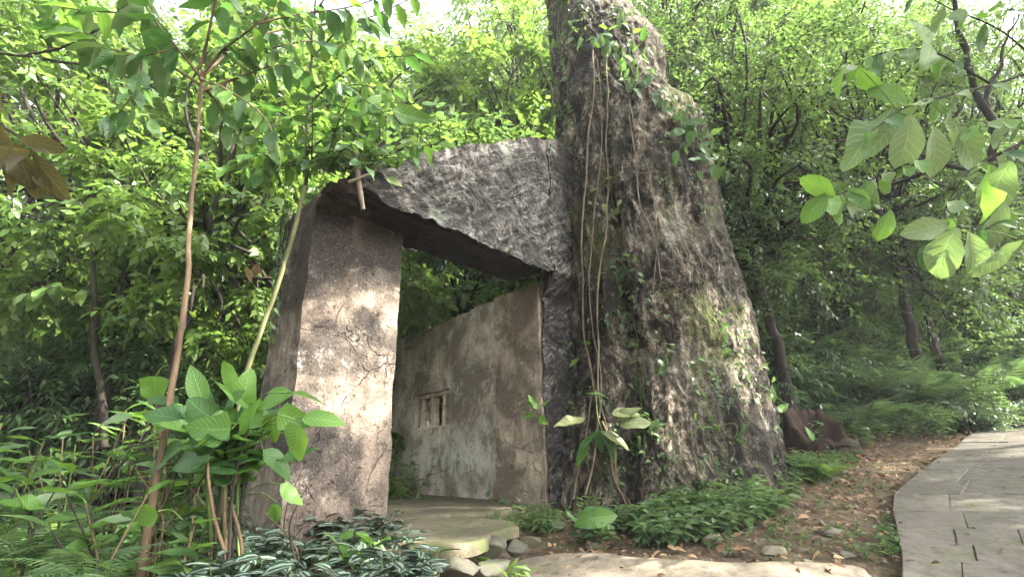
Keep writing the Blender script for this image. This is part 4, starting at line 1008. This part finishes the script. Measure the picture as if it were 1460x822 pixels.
# green pole against the pillar
pole = thing("young_tree", "young tree with thin yellow green stem leaning beside the pillar", "tree", at(345, 570, 3.25))
stem(pole, S3([(338, 620, 3.2), (352, 540, 3.15), (376, 465, 3.1), (402, 385, 3.05), (420, 320, 3.05), (434, 268, 3.05)]), .016, .015, 'bark_green', "trunk", 9, 8, .025, 8)
Q = stem(pole, S3([(434, 268, 3.05), (438, 200, 3.1), (444, 120, 3.2), (448, 40, 3.3), (452, -30, 3.4)]), .015, .008, 'bark_dark', "trunk", 8, 8, .03, 9)
for pts, n, L in [([(437, 215, 3.1), (470, 190, 3.1), (510, 165, 3.1), (555, 160, 3.1)], 13, .17), ([(439, 190, 3.1), (400, 160, 3.1), (360, 150, 3.0), (320, 165, 2.9)], 13, .17),
                  ([(441, 150, 3.2), (480, 110, 3.2), (530, 85, 3.1), (590, 80, 3.1)], 14, .18), ([(443, 130, 3.2), (410, 90, 3.2), (370, 70, 3.3), (330, 60, 3.3)], 12, .17),
                  ([(446, 80, 3.2), (490, 40, 3.3), (540, 20, 3.4), (600, -10, 3.4)], 14, .19), ([(447, 60, 3.2), (420, 20, 3.2), (390, -20, 3.2)], 9, .18),
                  ([(436, 240, 3.1), (400, 225, 2.95), (365, 222, 2.9), (330, 235, 2.8)], 11, .15), ([(436, 235, 3.1), (460, 215, 3.0), (490, 215, 2.9), (520, 235, 2.85)], 9, .15),
                  ([(440, 160, 3.1), (470, 140, 3.4), (505, 120, 3.7), (560, 130, 4)], 12, .17), ([(449, 20, 3.3), (470, -10, 3.3), (500, -40, 3.2)], 9, .18)]:
    Q = stem(pole, S3(pts), .009, .003, 'bark_dark', "branch", 5, 6, .02, n)
    along(pole, Q, n, L, 'BIG_oval', ['leaf_veined', 'leaf_veined_dark', 'leaf_mid'], .12, .35, .85)

# dark crooked sapling further left
ck = thing("crooked_sapling", "crooked dark stemmed sapling with forked top in the left thicket", "sapling", at(150, 620, 4.9))
stem(ck, S3([(155, 640, 4.9), (148, 580, 4.9), (136, 510, 4.85), (138, 450, 4.8), (132, 385, 4.8), (136, 312, 4.75)]), .034, .022, 'bark_dark', "trunk", 8, 8, .06, 3)
for pts, n in [([(136, 312, 4.75), (118, 296, 4.7), (90, 288, 4.6), (50, 292, 4.5)], 10), ([(136, 312, 4.75), (146, 290, 4.8), (165, 278, 4.9), (190, 282, 5.0), (215, 270, 5.1)], 12), ([(118, 296, 4.7), (105, 270, 4.7), (100, 230, 4.7), (115, 200, 4.7)], 10),
               ([(146, 290, 4.8), (150, 250, 4.8), (175, 215, 4.9), (190, 180, 4.9)], 12), ([(134, 400, 4.8), (110, 420, 4.7), (80, 410, 4.6), (40, 420, 4.5)], 9), ([(136, 340, 4.8), (180, 345, 4.8), (230, 370, 4.8), (262, 415, 4.9)], 9),
               ([(138, 470, 4.8), (170, 450, 4.7), (205, 455, 4.7)], 7), ([(90, 288, 4.6), (50, 260, 4.5), (10, 250, 4.4)], 8)]:
    Q = stem(ck, S3(pts), .016, .005, 'bark_dark', "branch", 5, 6, .04, n)
    along(ck, Q, n, .2, 'BIG_oval', ['leaf_bright', 'leaf_mid', 'leaf_bright'], .15, .3, .85)

# broad leaved shrub in front of the pillar
bl = thing("broad_leaved_shrub", "shrub with large ribbed heart shaped leaves in front of the pillar", "shrub", at(320, 850, 2.35))
SB = [[(318, 860, 2.3), (316, 780, 2.3), (322, 700, 2.32), (332, 640, 2.35), (345, 600, 2.35)], [(322, 860, 2.4), (330, 790, 2.4), (345, 720, 2.4), (350, 660, 2.4), (365, 610, 2.4)],
      [(310, 860, 2.5), (300, 770, 2.45), (292, 690, 2.4), (285, 640, 2.35), (270, 600, 2.3)], [(326, 860, 2.3), (322, 790, 2.25), (305, 720, 2.2), (300, 660, 2.2), (310, 610, 2.2)]]
SB += [[(x0, 870, 2.3 + dy), (x0 + random.uniform(-8, 8), 780, 2.3 + dy), (x0 + random.uniform(-10, 14), 700, 2.32 + dy), (x1, 610, 2.3 + dy)] for x0, x1, dy in ((314, 325, .05), (330, 342, .1), (306, 300, .12), (324, 355, -.04), (318, 312, .15), (336, 372, .02))]
SQ = [stem(bl, S3(p), .009, .005, ('bark_brown', 'bark_dark', 'stem_green')[i % 3], "stem", 6, 7, .03, i) for i, p in enumerate(SB)]
toCam = -fwd
def pl(root, tpl, mat, px, py, Y, ang, lpx, tilt=.15, face=.5, fw=0.0, stalk=None):
    p = at(px, py, Y); dep = (p - CAM) @ fwd; L = lpx / FPX * dep
    n = toCam * face + np.array([0, 0, 1.]) * (1 - face) + jit(tilt)
    leaf(root, tpl, mat, p, scr(ang, fw), n, L)
    if stalk is not None:
        s = at(*stalk); v, f = tube(spline([s, (s + p) / 2 + np.array([0, 0, .02]), p], 3), .003, 4); mk("stalk", v, f, 'stem_green', root)
V1, V2 = 'leaf_veined', 'leaf_veined_dark'
for a in [('BIG_heart', V1, 398, 590, 2.1, -15, 48, (365, 612, 2.35)), ('BIG_heart', V1, 430, 608, 2.05, -112, 58, (368, 610, 2.35)), ('BIG_heart', V1, 390, 590, 2.3, -95, 44, (365, 610, 2.4)),
          ('BIG_oval', V1, 368, 585, 2.25, 30, 58, (355, 605, 2.35)), ('BIG_oval', V1, 430, 596, 2.1, 0, 62, (370, 608, 2.35)), ('BIG_heart', V1, 330, 612, 2.15, 175, 72, (345, 605, 2.35)),
          ('BIG_heart', V2, 310, 600, 2.3, 150, 60, None), ('BIG_heart', V1, 345, 575, 2.3, 80, 50, None), ('BIG_oval', V1, 352, 582, 2.3, 130, 66, None), ('BIG_heart', V2, 300, 640, 2.2, 200, 70, (310, 620, 2.25)),
          ('BIG_heart', V1, 222, 535, 2.6, -95, 46, (240, 520, 2.6)), ('BIG_oval', V2, 375, 640, 2.3, -40, 60, (362, 615, 2.35)), ('BIG_heart', V1, 225, 728, 2.1, 190, 50, (260, 740, 2.2)),
          ('BIG_heart', V2, 350, 640, 2.4, -110, 60, None), ('BIG_oval', V1, 290, 575, 2.4, 110, 60, None), ('BIG_oval', V2, 265, 600, 2.3, 165, 70, None), ('BIG_oval', V2, 262, 640, 2.3, 195, 75, None),
          ('BIG_oval', V1, 400, 690, 2.25, -30, 42, (352, 700, 2.4)), ('BIG_oval', V1, 395, 715, 2.2, -100, 38, (352, 705, 2.4)), ('BIG_oval', V2, 405, 655, 2.3, 35, 45, (365, 670, 2.4))]:
    pl(bl, *a[:7], .12, .75 if a[0] == 'BIG_heart' else .45, 0, a[7])
for q in SQ:
    along(bl, q[len(q)*2//3:], 11, .125, 'BIG_heart', [V1, V2, V2], .2, .25, .9)
for px, py, Y, ang in [(320, 590, 2.3, 60), (280, 620, 2.2, 140), (335, 560, 2.5, 100), (360, 600, 2.6, 40), (300, 585, 2.6, 120), (255, 575, 2.4, 170), (380, 560, 2.5, 20), (240, 610, 2.3, 200), (415, 560, 2.5, 10)]:
    pl(bl, 'BIG_oval', random.choice([V1, V2]), px, py, Y, ang, random.uniform(38, 60), .3, .4, random.uniform(-.5, .5))

# long leaved ginger-like plants
def ginger(px, py, Y, h, n, lab, L=.165, mat='leaf_strap', leanx=None, group=None):
    p = at(px, py, Y); p[2] = min(p[2], g1(p[0], p[1]) + .25); p[2] = g1(p[0], p[1]) - .02 if p[2] < g1(p[0], p[1]) else p[2]
    r = thing("long_leaved_plant", lab, "plant", p, group)
    for s in range(5):
        lx = random.uniform(-.5, .5) if leanx is None else leanx + random.uniform(-.25, .25); hh = h * random.uniform(.75, 1.1)
        Q = stem(r, [p, p + [lx * hh * .25, random.uniform(-.1, .1) * hh, hh * .5], p + [lx * hh * .8, random.uniform(-.2, .1) * hh, hh]], .006, .003, random.choice(['stem_green', 'bark_dark', 'bark_brown']), "stem", 5, 6)
        for i in range(n):
            t = .2 + .8 * i / (n - 1); q = Q[int(t * (len(Q) - 1))]; sg = 1 if i % 2 else -1; a = random.gauss(0, .35) + s
            ld = np.array([math.cos(a) * sg, math.sin(a) * sg, .45 + .3 * t])
            leaf(r, random.choice(['BIG_lance', 'BIG_lance', 'BIG_oval']), random.choice([mat, mat, 'leaf_mid', 'leaf_bank', 'leaf_veined']), q, ld, np.array([0, -.2, 1.]) + jit(.2), L * random.uniform(.75, 1.2))
for a in [(60, 760, 2.3, .75), (150, 790, 2.1, .55), (210, 800, 2.5, .7), (10, 700, 2.6, .9), (110, 730, 2.9, .8), (260, 800, 2.2, .4), (-60, 760, 2.2, .8), (170, 700, 3.2, .9), (230, 740, 3.0, .75), (290, 820, 2.0, .3), (40, 820, 1.9, .4), (80, 660, 3.6, .8)]:
    ginger(*a, 8, "long ribbed leaves", group="long leaved plants in the lower left")

tw = thing("dry_twigs", "tangle of thin dry upright twigs in the lower left thicket", "twigs", at(230, 860, 2.5))
for i in range(46):
    px = random.uniform(0, 430); Yd = random.uniform(2.3, 3.4); y0 = random.uniform(790, 860); h_ = random.uniform(60, 190)
    stem(tw, S3([(px, y0, Yd), (px + random.uniform(-15, 15), y0 - h_ / 2, Yd), (px + random.uniform(-40, 45), y0 - h_, Yd + random.uniform(-.1, .1))]), .005, .002, random.choice(['bark_dark', 'bark_brown', 'bark_dark']), "twig", 4, 5, .03, i)
relabel([(o, 'clump of long narrow ribbed leaves') for o in bpy.data.objects if o.parent is None and o.name.startswith('long_leaved_plant')])
relabel([(o, 'feathery fern') for o in bpy.data.objects if o.parent is None and o.get('label') in ('feathery fern in the lower left thicket', 'arching fern on the shaded bank above the path')])
# big yellowing leaves at the left edge
yb = thing("hanging_branch", "branch with big yellowing mottled leaves at the left edge", "branch", at(-60, 150, 2.4))
Q = stem(yb, S3([(-90, 140, 2.3), (-30, 165, 2.35), (20, 190, 2.4), (50, 215, 2.4)]), .014, .005, 'bark_dark', "twig", 5)
for px, py, ang, l in [(15, 195, 170, 60), (30, 200, -10, 50), (40, 205, -150, 75), (25, 205, -80, 60), (52, 215, -130, 80), (50, 220, -60, 70), (45, 215, 190, 75), (0, 185, 120, 60), (60, 225, -100, 60), (10, 180, -100, 70)]:
    pl(yb, 'BIG_round', 'leaf_yellow', px, py, 2.4 + random.uniform(-.1, .1), ang, l, .3, .75)
# upper left branch crossing the sky
ub = thing("overhead_branch", "thin dark branch crossing the bright sky at the upper left", "branch", at(-60, 60, 4.2))
for pts in [[(-80, 70, 4.1), (40, 78, 4.2), (150, 100, 4.3), (240, 140, 4.4), (300, 160, 4.5)], [(40, 78, 4.2), (110, 60, 4.2), (180, 20, 4.2), (230, -30, 4.2)], [(150, 100, 4.3), (180, 130, 4.3), (215, 170, 4.3)]]:
    Q = stem(ub, S3(pts), .022, .006, 'bark_dark', "limb", 6, 7, .05, 5)
    along(ub, Q, 24, .2, 'BIG_oval', ['leaf_mid', 'leaf_dark', 'leaf_bright'], .05, .4, .9)

# ------------------------------------------------------------------ OVERHANGING BRANCH, UPPER RIGHT
rb = thing("big_leaved_branch", "overhanging branch with large pale ribbed leaves at the upper right", "branch", at(1560, 210, 3.0))
RB = [([(1600, 150, 3.1), (1500, 100, 3.0), (1420, 120, 2.9), (1340, 140, 2.8), (1290, 155, 2.75), (1240, 190, 2.7)], 15), ([(1560, 180, 3.0), (1490, 190, 2.95), (1430, 215, 2.9), (1380, 245, 2.85), (1345, 300, 2.8), (1330, 340, 2.8)], 15),
      ([(1420, 120, 2.9), (1330, 70, 2.95), (1260, 75, 3.0), (1205, 100, 3.0)], 12), ([(1340, 215, 2.8), (1290, 235, 2.8), (1230, 262, 2.8), (1180, 285, 2.8)], 12), ([(1600, 250, 3.0), (1520, 280, 2.9), (1450, 300, 2.8), (1400, 330, 2.75)], 13),
      ([(1500, 100, 3.0), (1420, 40, 3.0), (1350, 10, 3.0), (1300, -20, 3.0)], 13), ([(1600, 60, 3.1), (1500, 30, 3.0), (1430, 10, 2.9)], 11), ([(1600, 150, 3.1), (1520, 160, 2.9), (1440, 170, 2.8), (1390, 180, 2.7)], 13)]
RBQ = []
for i, (pts, n) in enumerate(RB):
    Q = stem(rb, S3(pts), .014 if i in (0, 1) else .009, .003, 'bark_dark', "twig", 6, 7, .02, i)
    RBQ.append(Q)
    along(rb, Q, n, .17, 'BIG_round' if i % 2 else 'BIG_oval', ['leaf_pale', V1, V1, 'leaf_veined_dark'] if i != 3 else [V1, 'leaf_bright'], .12, .55, .85)
for px, py, ang, l, mt in [(1310, 105, 60, 48, V1), (1345, 165, -40, 40, 'leaf_pale'), (1275, 160, 200, 60, 'leaf_pale'), (1300, 165, -100, 62, 'leaf_pale'), (1330, 180, -80, 58, 'leaf_pale'), (1285, 170, -140, 55, 'leaf_pale'),
                           (1240, 195, -130, 45, 'leaf_pale'), (1360, 180, -60, 60, 'leaf_pale'), (1315, 70, 80, 45, V1), (1355, 320, 190, 50, 'leaf_pale'), (1365, 325, -110, 58, 'leaf_pale'), (1380, 330, -70, 55, 'leaf_pale'),
                           (1390, 325, -30, 50, 'leaf_pale'), (1180, 275, -130, 42, V1), (1190, 280, 160, 40, V1), (1270, 300, -110, 36, V1), (1440, 230, -100, 60, 'leaf_pale'), (1400, 240, -60, 60, V1), (1290, 150, 140, 40, V1),
                           (1210, 90, -120, 42, V1), (1225, 95, -60, 35, V1), (1430, 290, -90, 60, 'leaf_pale'), (1450, 340, -120, 60, 'leaf_pale')]:
    p = at(px, py, 2.7 + random.uniform(-.1, .1)); A_ = np.vstack(RBQ); q = A_[np.argmin(np.linalg.norm(A_ - p, axis=1))]
    v, f = tube(spline([q, (q + p) / 2 + np.array([0, 0, .015]), p], 4), .0035, 4); mk("stalk", v, f, 'stem_green', rb)
    leaf(rb, 'BIG_round', mt, p, scr(ang), toCam * .7 + np.array([0, 0, .3]) + jit(.35), l * 1.22 / FPX * ((p - CAM) @ fwd))
# dark limb behind it
dl = thing("bare_limb", "dark bare limb among the foliage at the upper right", "branch", at(1420, 330, 6.5))
for pts in [[(1440, 330, 6.8), (1420, 250, 6.6), (1402, 160, 6.4), (1370, 60, 6.3), (1350, -40, 6.2)], [(1402, 160, 6.4), (1425, 90, 6.3), (1450, 20, 6.2)], [(1420, 250, 6.6), (1300, 215, 6.4), (1200, 200, 6.3), (1130, 232, 6.3)], [(1300, 215, 6.4), (1240, 180, 6.2), (1180, 150, 6)]]:
    stem(dl, S3(pts), .075 if pts[0][0] == 1440 else .04, .03 if pts[0][0] == 1440 else .012, 'bark_dark', "limb", 8, 8, .12, 6)

# ------------------------------------------------------------------ LIANAS ON THE TRUNK
def liana(label, pxs, r, mat, off=.05, sub=None):
    P = [hit(x, y, off + random.uniform(-.015, .02))[0] for x, y in pxs]
    t = thing("liana", label, "vine", P[-1]); Q = wobble(spline(P, 9), .035, int(pxs[0][0])); v, f = tube(Q, r * (1 + .3 * fbm(Q * 9, 3, 5) + .25 * (np.arange(len(Q)) % 9 == 0)), 7); mk("stem", v, f, mat, t); return t
liana("thick tan liana hanging down the trunk, left one of the pair", [(848, 60), (846, 120), (841, 190), (838, 260), (833, 330), (832, 400), (838, 470), (848, 540), (855, 600), (850, 660), (838, 700)], .0105, 'liana')
liana("thick tan liana hanging down the trunk, right one of the pair", [(868, 80), (864, 130), (863, 200), (866, 270), (862, 340), (857, 420), (854, 490), (858, 560), (866, 620), (872, 680), (885, 715), (905, 745)], .0105, 'liana')
liana("thin pale vine curving down beside the wedge shaped wall", [(785, 205), (800, 240), (806, 300), (808, 350), (804, 390)], .007, 'liana_grey', .12)
liana("thin vine crossing the trunk from left to right", [(795, 205), (830, 222), (870, 240), (910, 248), (935, 247)], .007, 'liana_grey')
liana("thin root trailing down from the middle of the trunk", [(900, 150), (905, 240), (912, 300), (922, 330), (948, 400)], .006, 'liana_grey')
liana("slim root splayed out at the foot of the lianas", [(845, 560), (838, 620), (830, 670), (820, 710)], .009, 'liana')
liana("reddish root running from the lianas to the ground", [(860, 600), (872, 640), (880, 690), (895, 715), (900, 740)], .01, 'liana')
liana("thin twisting vine hugging the tan lianas", [(852, 90), (858, 180), (850, 300), (842, 400), (852, 480), (858, 540), (852, 600)], .007, 'liana_grey', .07)
liana("fine stem climbing the right half of the trunk", [(930, 420), (940, 330), (925, 250), (905, 180), (890, 110)], .005, 'liana_grey')

def creeper(label, spots, L, tpl, mats, cat="creeper", off=.06, hang=.6, k=3):
    p0 = hit(*spots[0])[0]; t = thing("creeper", label, cat, p0)
    P = [hit(x, y, off * .5)[0] for x, y in spots]
    if len(P) > 1: v, f = tube(wobble(spline(P, 4), .02, 3), .004, 4); mk("stem", v, f, 'stem_green', t)
    for (x, y) in spots:
        for _ in range(k):
            p, n = hit(x + random.gauss(0, 9), y + random.gauss(0, 9), off * random.uniform(.3, 1.3)); a = random.uniform(0, 6.28)
            d = scr(math.degrees(a)) + np.array([0, 0, -hang]) + n * .3
            leaf(t, tpl, random.choice(mats), p, d, n + np.array([0, 0, .7]) + jit(.3), L * random.uniform(.65, 1.25))
    return t
creeper("leafy green creeper high on the trunk near the top", [(850, 62), (862, 75), (880, 68), (895, 88), (915, 95), (930, 118), (905, 110), (890, 60), (872, 55)], .17, 'BIG_oval', [V1, V2, 'leaf_mid'], k=5, off=.18)
creeper("creeper spilling down the upper right side of the trunk", [(900, 118), (915, 135), (935, 140), (950, 160), (970, 175), (985, 200), (990, 215)], .16, 'BIG_oval', ['leaf_mid', V2], k=5, off=.12)
creeper("pale green leaves trailing beside the right liana, upper part", [(872, 250), (870, 275), (880, 298), (890, 300), (868, 310), (858, 295)], .12, 'BIG_oval', ['leaf_olive', V1], k=2)
creeper("dark creeper on the middle of the trunk", [(880, 370), (895, 380), (900, 398), (885, 408), (870, 388)], .11, 'BIG_oval', ['leaf_mid', 'leaf_dark'], k=4)
creeper("creeper with drooping leaves right of the lianas at mid height", [(905, 480), (912, 500), (905, 525), (920, 545), (940, 520), (950, 500), (900, 545)], .12, 'BIG_oval', ['leaf_olive', 'leaf_mid'], k=3)
creeper("small creeper on the sunlit right side of the trunk", [(1028, 445), (1030, 460), (1025, 480), (1036, 490)], .1, 'BIG_oval', ['leaf_mid', V1], k=3)
creeper("creeper reaching down the trunk below the big olive leaves", [(915, 560), (920, 585), (925, 605), (905, 620), (935, 595)], .12, 'BIG_oval', ['leaf_mid', 'leaf_dark'], k=4)
creeper("small creeper hugging the left edge of the trunk", [(795, 215), (808, 225), (800, 245), (812, 262), (800, 200)], .1, 'BIG_oval', ['leaf_mid'], k=2)
creeper("dense dark foliage on the dark shoulder of the trunk", [(960, 190), (975, 180), (990, 190), (1000, 205), (995, 225), (1005, 240)], .17, 'BIG_oval', ['leaf_dark', V2], k=6, off=.15)
creeper("thin leafy twig near the middle left of the trunk", [(828, 520), (820, 516), (835, 490), (850, 480)], .12, 'BIG_oval', [V1, 'leaf_mid'], k=1)
creeper("leafy shoots near the foot of the trunk on its right", [(1010, 590), (1015, 605), (1050, 605), (1045, 625), (1000, 600)], .12, 'BIG_lance', ['leaf_bright', 'leaf_mid'], k=3)
creeper("ivy leaves at the top edge of the trunk", [(800, 20), (795, 60), (805, 100), (797, 140), (812, 165), (820, 60), (880, 20)], .12, 'BIG_oval', ['leaf_dark', 'leaf_mid'], k=7, off=.08)
# big olive leaves on the lianas
ol = thing("climbing_plant", "climbing plant with big drooping olive leaves on the lianas", "plant", hit(862, 610)[0])
Q = stem(ol, [hit(858, 560, .1)[0], hit(862, 600, .15)[0], hit(866, 640, .12)[0]], .008, .006, 'stem_green')
for px, py, ang, l, mt in [(868, 595, 10, 42, 'leaf_olive'), (870, 600, 35, 40, 'leaf_olive'), (858, 598, 170, 42, 'leaf_olive'), (862, 612, -20, 46, 'leaf_olive'), (866, 622, -50, 45, V2), (856, 620, 200, 40, V2), (852, 625, -130, 36, V1),
                           (872, 612, 20, 44, 'leaf_olive'), (860, 580, 150, 34, V2), (864, 630, -75, 36, V2)]:
    p, n = hit(px, py, .2); dep = (p - CAM) @ fwd; leaf(ol, 'BIG_oval', mt, p, scr(ang, -.2), np.array([0, 0, 1.]) - fwd * .6 + jit(.2), l / FPX * dep)
# scattered small growth over the bark
def growth():
    P = []; D = []; N = []; S = []
    while len(P) < 1000:
        px, py = random.uniform(785, 1105), random.uniform(0, 690)
        d = ray(px, py); d = d / np.linalg.norm(d); h = bvh.ray_cast(Vector(CAM), Vector(d))
        if h[0] is None: continue
        p, n = np.array(h[0]), np.array(h[1])
        if fbm([p * 1.6], 3, 91)[0] + (.25 if p[2] > 4.3 else 0) < .12: continue
        for _ in range(3):
            P.append(p + n * .01 + jit(.03)); D.append(n * .5 + np.array([0, 0, -.5]) + jit(.6)); N.append(n + np.array([0, 0, .6]) + jit(.3)); S.append(random.uniform(.03, .085))
    V, F, uv, rn = scatter('oval', np.array(P), np.array(D), np.array(N), np.array(S)); o = mk("moss_and_ferns", V, F, 'leaf_dark', uv=uv, rnd=rn)
    tag(o, "tiny ferns and leaves sprouting all over the bark of the giant trunk", "ferns", kind="stuff")
growth()

# ------------------------------------------------------------------ GROWTH ON THE RUIN
ep = thing("grassy_epiphyte", "tuft of long grassy leaves growing on top of the pillar", "plant", at(515, 240, 3.1))
for i in range(60):
    a = random.uniform(10, 170); p = at(515 + random.gauss(0, 9), 238 + random.gauss(0, 4), 3.1 + random.gauss(0, .05))
    leaf(ep, 'grass', random.choice(['leaf_strap', 'leaf_mid']), p, scr(a, random.uniform(-.4, .4)) + [0, 0, .2], toCam + [0, 0, .6] + jit(.3), random.uniform(.18, .36))
Q = stem(ep, S3([(520, 300, 3.0), (515, 260, 3.0), (510, 235, 3.05), (505, 215, 3.1)]), .016, .03, 'liana_grey', "root", 7, 6, .03)
Q = stem(ep, S3([(500, 260, 2.95), (525, 250, 3.0), (545, 238, 3.2), (560, 232, 3.4)]), .012, .008, 'liana_grey', "root", 7, 6, .03)
yl_ = thing("leafy_twig", "twig with bright yellow green leaves above the pillar top", "twig", at(540, 240, 3.0))
stem(yl_, S3([(530, 240, 3.1), (560, 215, 3.0), (590, 200, 2.95)]), .006, .003, 'stem_green')
for px, py, ang, l in [(585, 200, -60, 26), (560, 160, 0, 60), (545, 165, 170, 40), (550, 255, -20, 26), (520, 165, 60, 40), (570, 205, 20, 34), (600, 150, 20, 40), (540, 205, 200, 30)]:
    pl(yl_, 'BIG_oval', 'leaf_bright' if l < 40 else V1, px, py, 3.0, ang, l, .3, .5)
lc = thing("leafy_clump", "dense leafy clump hanging over the meeting of pillar and lintel", "plant", at(490, 235, 3.1))
for i in range(22):
    x0, y0 = random.gauss(480, 22), random.gauss(240, 8); a_ = math.radians(random.uniform(-15, 195)); l_ = random.uniform(50, 125); Y0 = 3.05 + random.gauss(0, .1); dY = random.uniform(-.35, .45)
    e = (x0 + math.cos(a_) * l_, y0 - math.sin(a_) * l_ * .8)
    Q = stem(lc, S3([(x0, y0, Y0), ((x0 + e[0]) / 2, (y0 + e[1]) / 2 - 10, Y0 + dY / 2), (e[0], e[1], Y0 + dY)]), .006, .003, 'bark_dark', "twig", 4, 5, .02, i)
    along(lc, Q, 9, .125, 'BIG_oval', [V1, V2, 'leaf_mid', 'leaf_dark'], .15, .35, .85)
# bushy growth along the top of the sloping wall
tg = thing("wall_top_plants", "twiggy leafy plants sprouting along the top of the sloping wall", "plant", at(700, 200, 4.2))
for i in range(34):
    s = random.uniform(.25, 2.6); p = F0 * [1, 1, 0] + dL * s + nL * random.uniform(.1, .5); p[2] = float(ztopf(np.array(s))) - .03
    e = p + np.array([random.uniform(-.3, .3), random.uniform(-.2, .2), random.uniform(.25, .75)]); Q = stem(tg, [p, (p + e) / 2 + jit(.05), e], .007, .003, 'bark_dark', "twig", 4, 5)
    along(tg, Q, 12, .12, 'BIG_oval', ['leaf_mid', 'leaf_bright', 'leaf_dark'], .15, .2, .9)
# hanging growth on the outer edge of the pillar
hg = thing("hanging_growth", "ragged hanging leaves and roots on the outer edge of the pillar", "plant", at(410, 300, 3.6))
for i in range(9):
    x = random.uniform(398, 418); y0 = random.uniform(285, 330); l = random.uniform(60, 200); Yd = random.uniform(3.4, 3.9)
    Q = stem(hg, S3([(x, y0, Yd), (x - l * .06, y0 + l * .5, Yd), (x - l * .13, y0 + l, Yd)]), .006, .003, 'bark_dark', "root", 4, 6, .03, i)
    along(hg, Q, 12, .07, 'BIG_oval', ['leaf_mid', 'leaf_dark'], .1, .5, .6)
# cluster on the jamb corner and plants at the wall foot
jc = thing("jamb_plant", "small plant with glossy leaves rooted in the door jamb corner", "plant", at(768, 590, 4.95))
for px, py, ang, l in [(765, 583, 110, 22), (762, 590, 190, 18), (768, 592, -40, 20), (772, 580, 60, 16), (762, 578, 150, 16), (770, 595, -80, 14)]:
    pl(jc, 'BIG_oval', V1, px, py, 4.85, ang, l, .3, .6)
for px, py, Y, n, L, lab, mt in [(598, 722, 6.6, 22, .16, "leafy tuft at the foot of the window wall", 'leaf_bright'), (708, 724, 5.5, 14, .11, "small dark plant at the foot of the door jamb", 'leaf_dark'), (742, 728, 5.2, 14, .1, "low plant at the right end of the threshold", 'leaf_mid'),
                                 (575, 666, 7.3, 5, .12, "blue green sprig clinging to the window wall", 'leaf_bank')]:
    p = at(px, py, Y); r = thing("small_plant", lab, "plant", p)
    for _ in range(n):
        a = random.uniform(0, 6.28); leaf(r, 'BIG_lance' if mt == 'leaf_bright' else 'BIG_oval', mt, p + jit(.07), [math.cos(a), math.sin(a), .9], [0, -.3, 1.], L * random.uniform(.7, 1.2))
# lichen-pale fern on the wall top behind the lintel
wt = thing("shrubby_growth", "leafy growth spilling over the top of the window wall", "plant", at(655, 420, 6.4))
for i in range(60):
    px = random.uniform(575, 725); py = np.interp(px, [575, 700, 725], [462, 412, 402]) - random.uniform(0, 22); pl(wt, 'BIG_oval', random.choice(['leaf_mid', 'leaf_bright', 'leaf_dark']), px, py, np.interp(px, [575, 725], [7.8, 5.9]) + random.uniform(0, .3), random.uniform(0, 360), random.uniform(9, 18), .4, .4)
# bright heart leaves at the foot of the trunk
ha = thing("heart_leaf_plant", "plant with bright heart shaped leaves at the foot of the lianas", "plant", gpt(850, 765))
for px, py, ang, l, st in [(850, 738, -165, 34, (850, 765, 4.2)), (846, 738, 5, 36, (848, 765, 4.2)), (852, 745, -60, 22, (850, 765, 4.2))]:
    pl(ha, 'BIG_heart', 'leaf_veined', px, py, 4.0, ang, l, .1, .8, 0, st)
for i in range(22):
    pl(ha, 'BIG_oval', V2, 850 + random.gauss(0, 35), 755 + random.gauss(0, 10), 4.15, random.uniform(0, 360), random.uniform(14, 24), .3, .4)
kp = thing("arum_plant", "pale bladed plant beside the hollow stump", "plant", gpt(1155, 640))
for px, py, ang, l in [(1160, 628, 115, 22), (1100, 575, 80, 26), (1108, 585, 30, 22), (1098, 590, 150, 20)]:
    pl(kp, 'BIG_oval', V1, px, py, 6.4, ang, l, .2, .7)
# bright leaves over the striped carpet
bp = thing("bright_seedling", "seedling with bright green leaves among the striped leaves", "plant", at(510, 790, 2.7))
for _ in range(16): pl(bp, 'BIG_oval', V1, random.gauss(512, 20), random.gauss(775, 10), 2.75, random.uniform(0, 360), random.uniform(22, 38), .3, .35)
bp2 = thing("bright_seedling", "pale green seedling at the very bottom right of the step stones", "plant", at(725, 815, 2.95))
for _ in range(9): pl(bp2, 'BIG_lance', 'leaf_bright', random.gauss(730, 9), random.gauss(812, 6), 3.0, random.uniform(0, 360), random.uniform(18, 28), .3, .35)
# withered leaf hanging left of the pillar
wl = thing("withered_leaf", "black withered leaf hanging in the thicket left of the pillar", "leaf", at(360, 380, 3.6))
for px, py, ang, l in [(352, 380, -80, 24), (368, 376, -110, 22), (366, 378, -60, 14)]: pl(wl, 'BIG_oval', 'leaf_dead', px, py, 3.6, ang, l, .4, .6)

# ------------------------------------------------------------------ HAZE
def haze(density):
    V = np.array([(x, y, z) for z in (-14.0, 26.0) for y in (-62.0, 162.0) for x in (-122.0, 122.0)]); F = np.array([(0, 2, 3, 1), (4, 5, 7, 6), (0, 1, 5, 4), (2, 6, 7, 3), (0, 4, 6, 2), (1, 3, 7, 5)])
    m, t = newmat("haze_air"); v = t.nodes.new("ShaderNodeVolumePrincipled"); v.inputs['Density'].default_value = density; v.inputs['Color'].default_value = (.92, .96, 1, 1); v.inputs['Anisotropy'].default_value = .2
    o = t.nodes.new("ShaderNodeOutputMaterial"); t.links.new(v.outputs[0], o.inputs['Volume'])
    tag(mk("haze", V, F, m, smooth=False), "thin pale forest haze", "haze", kind="stuff")
haze(.0018)
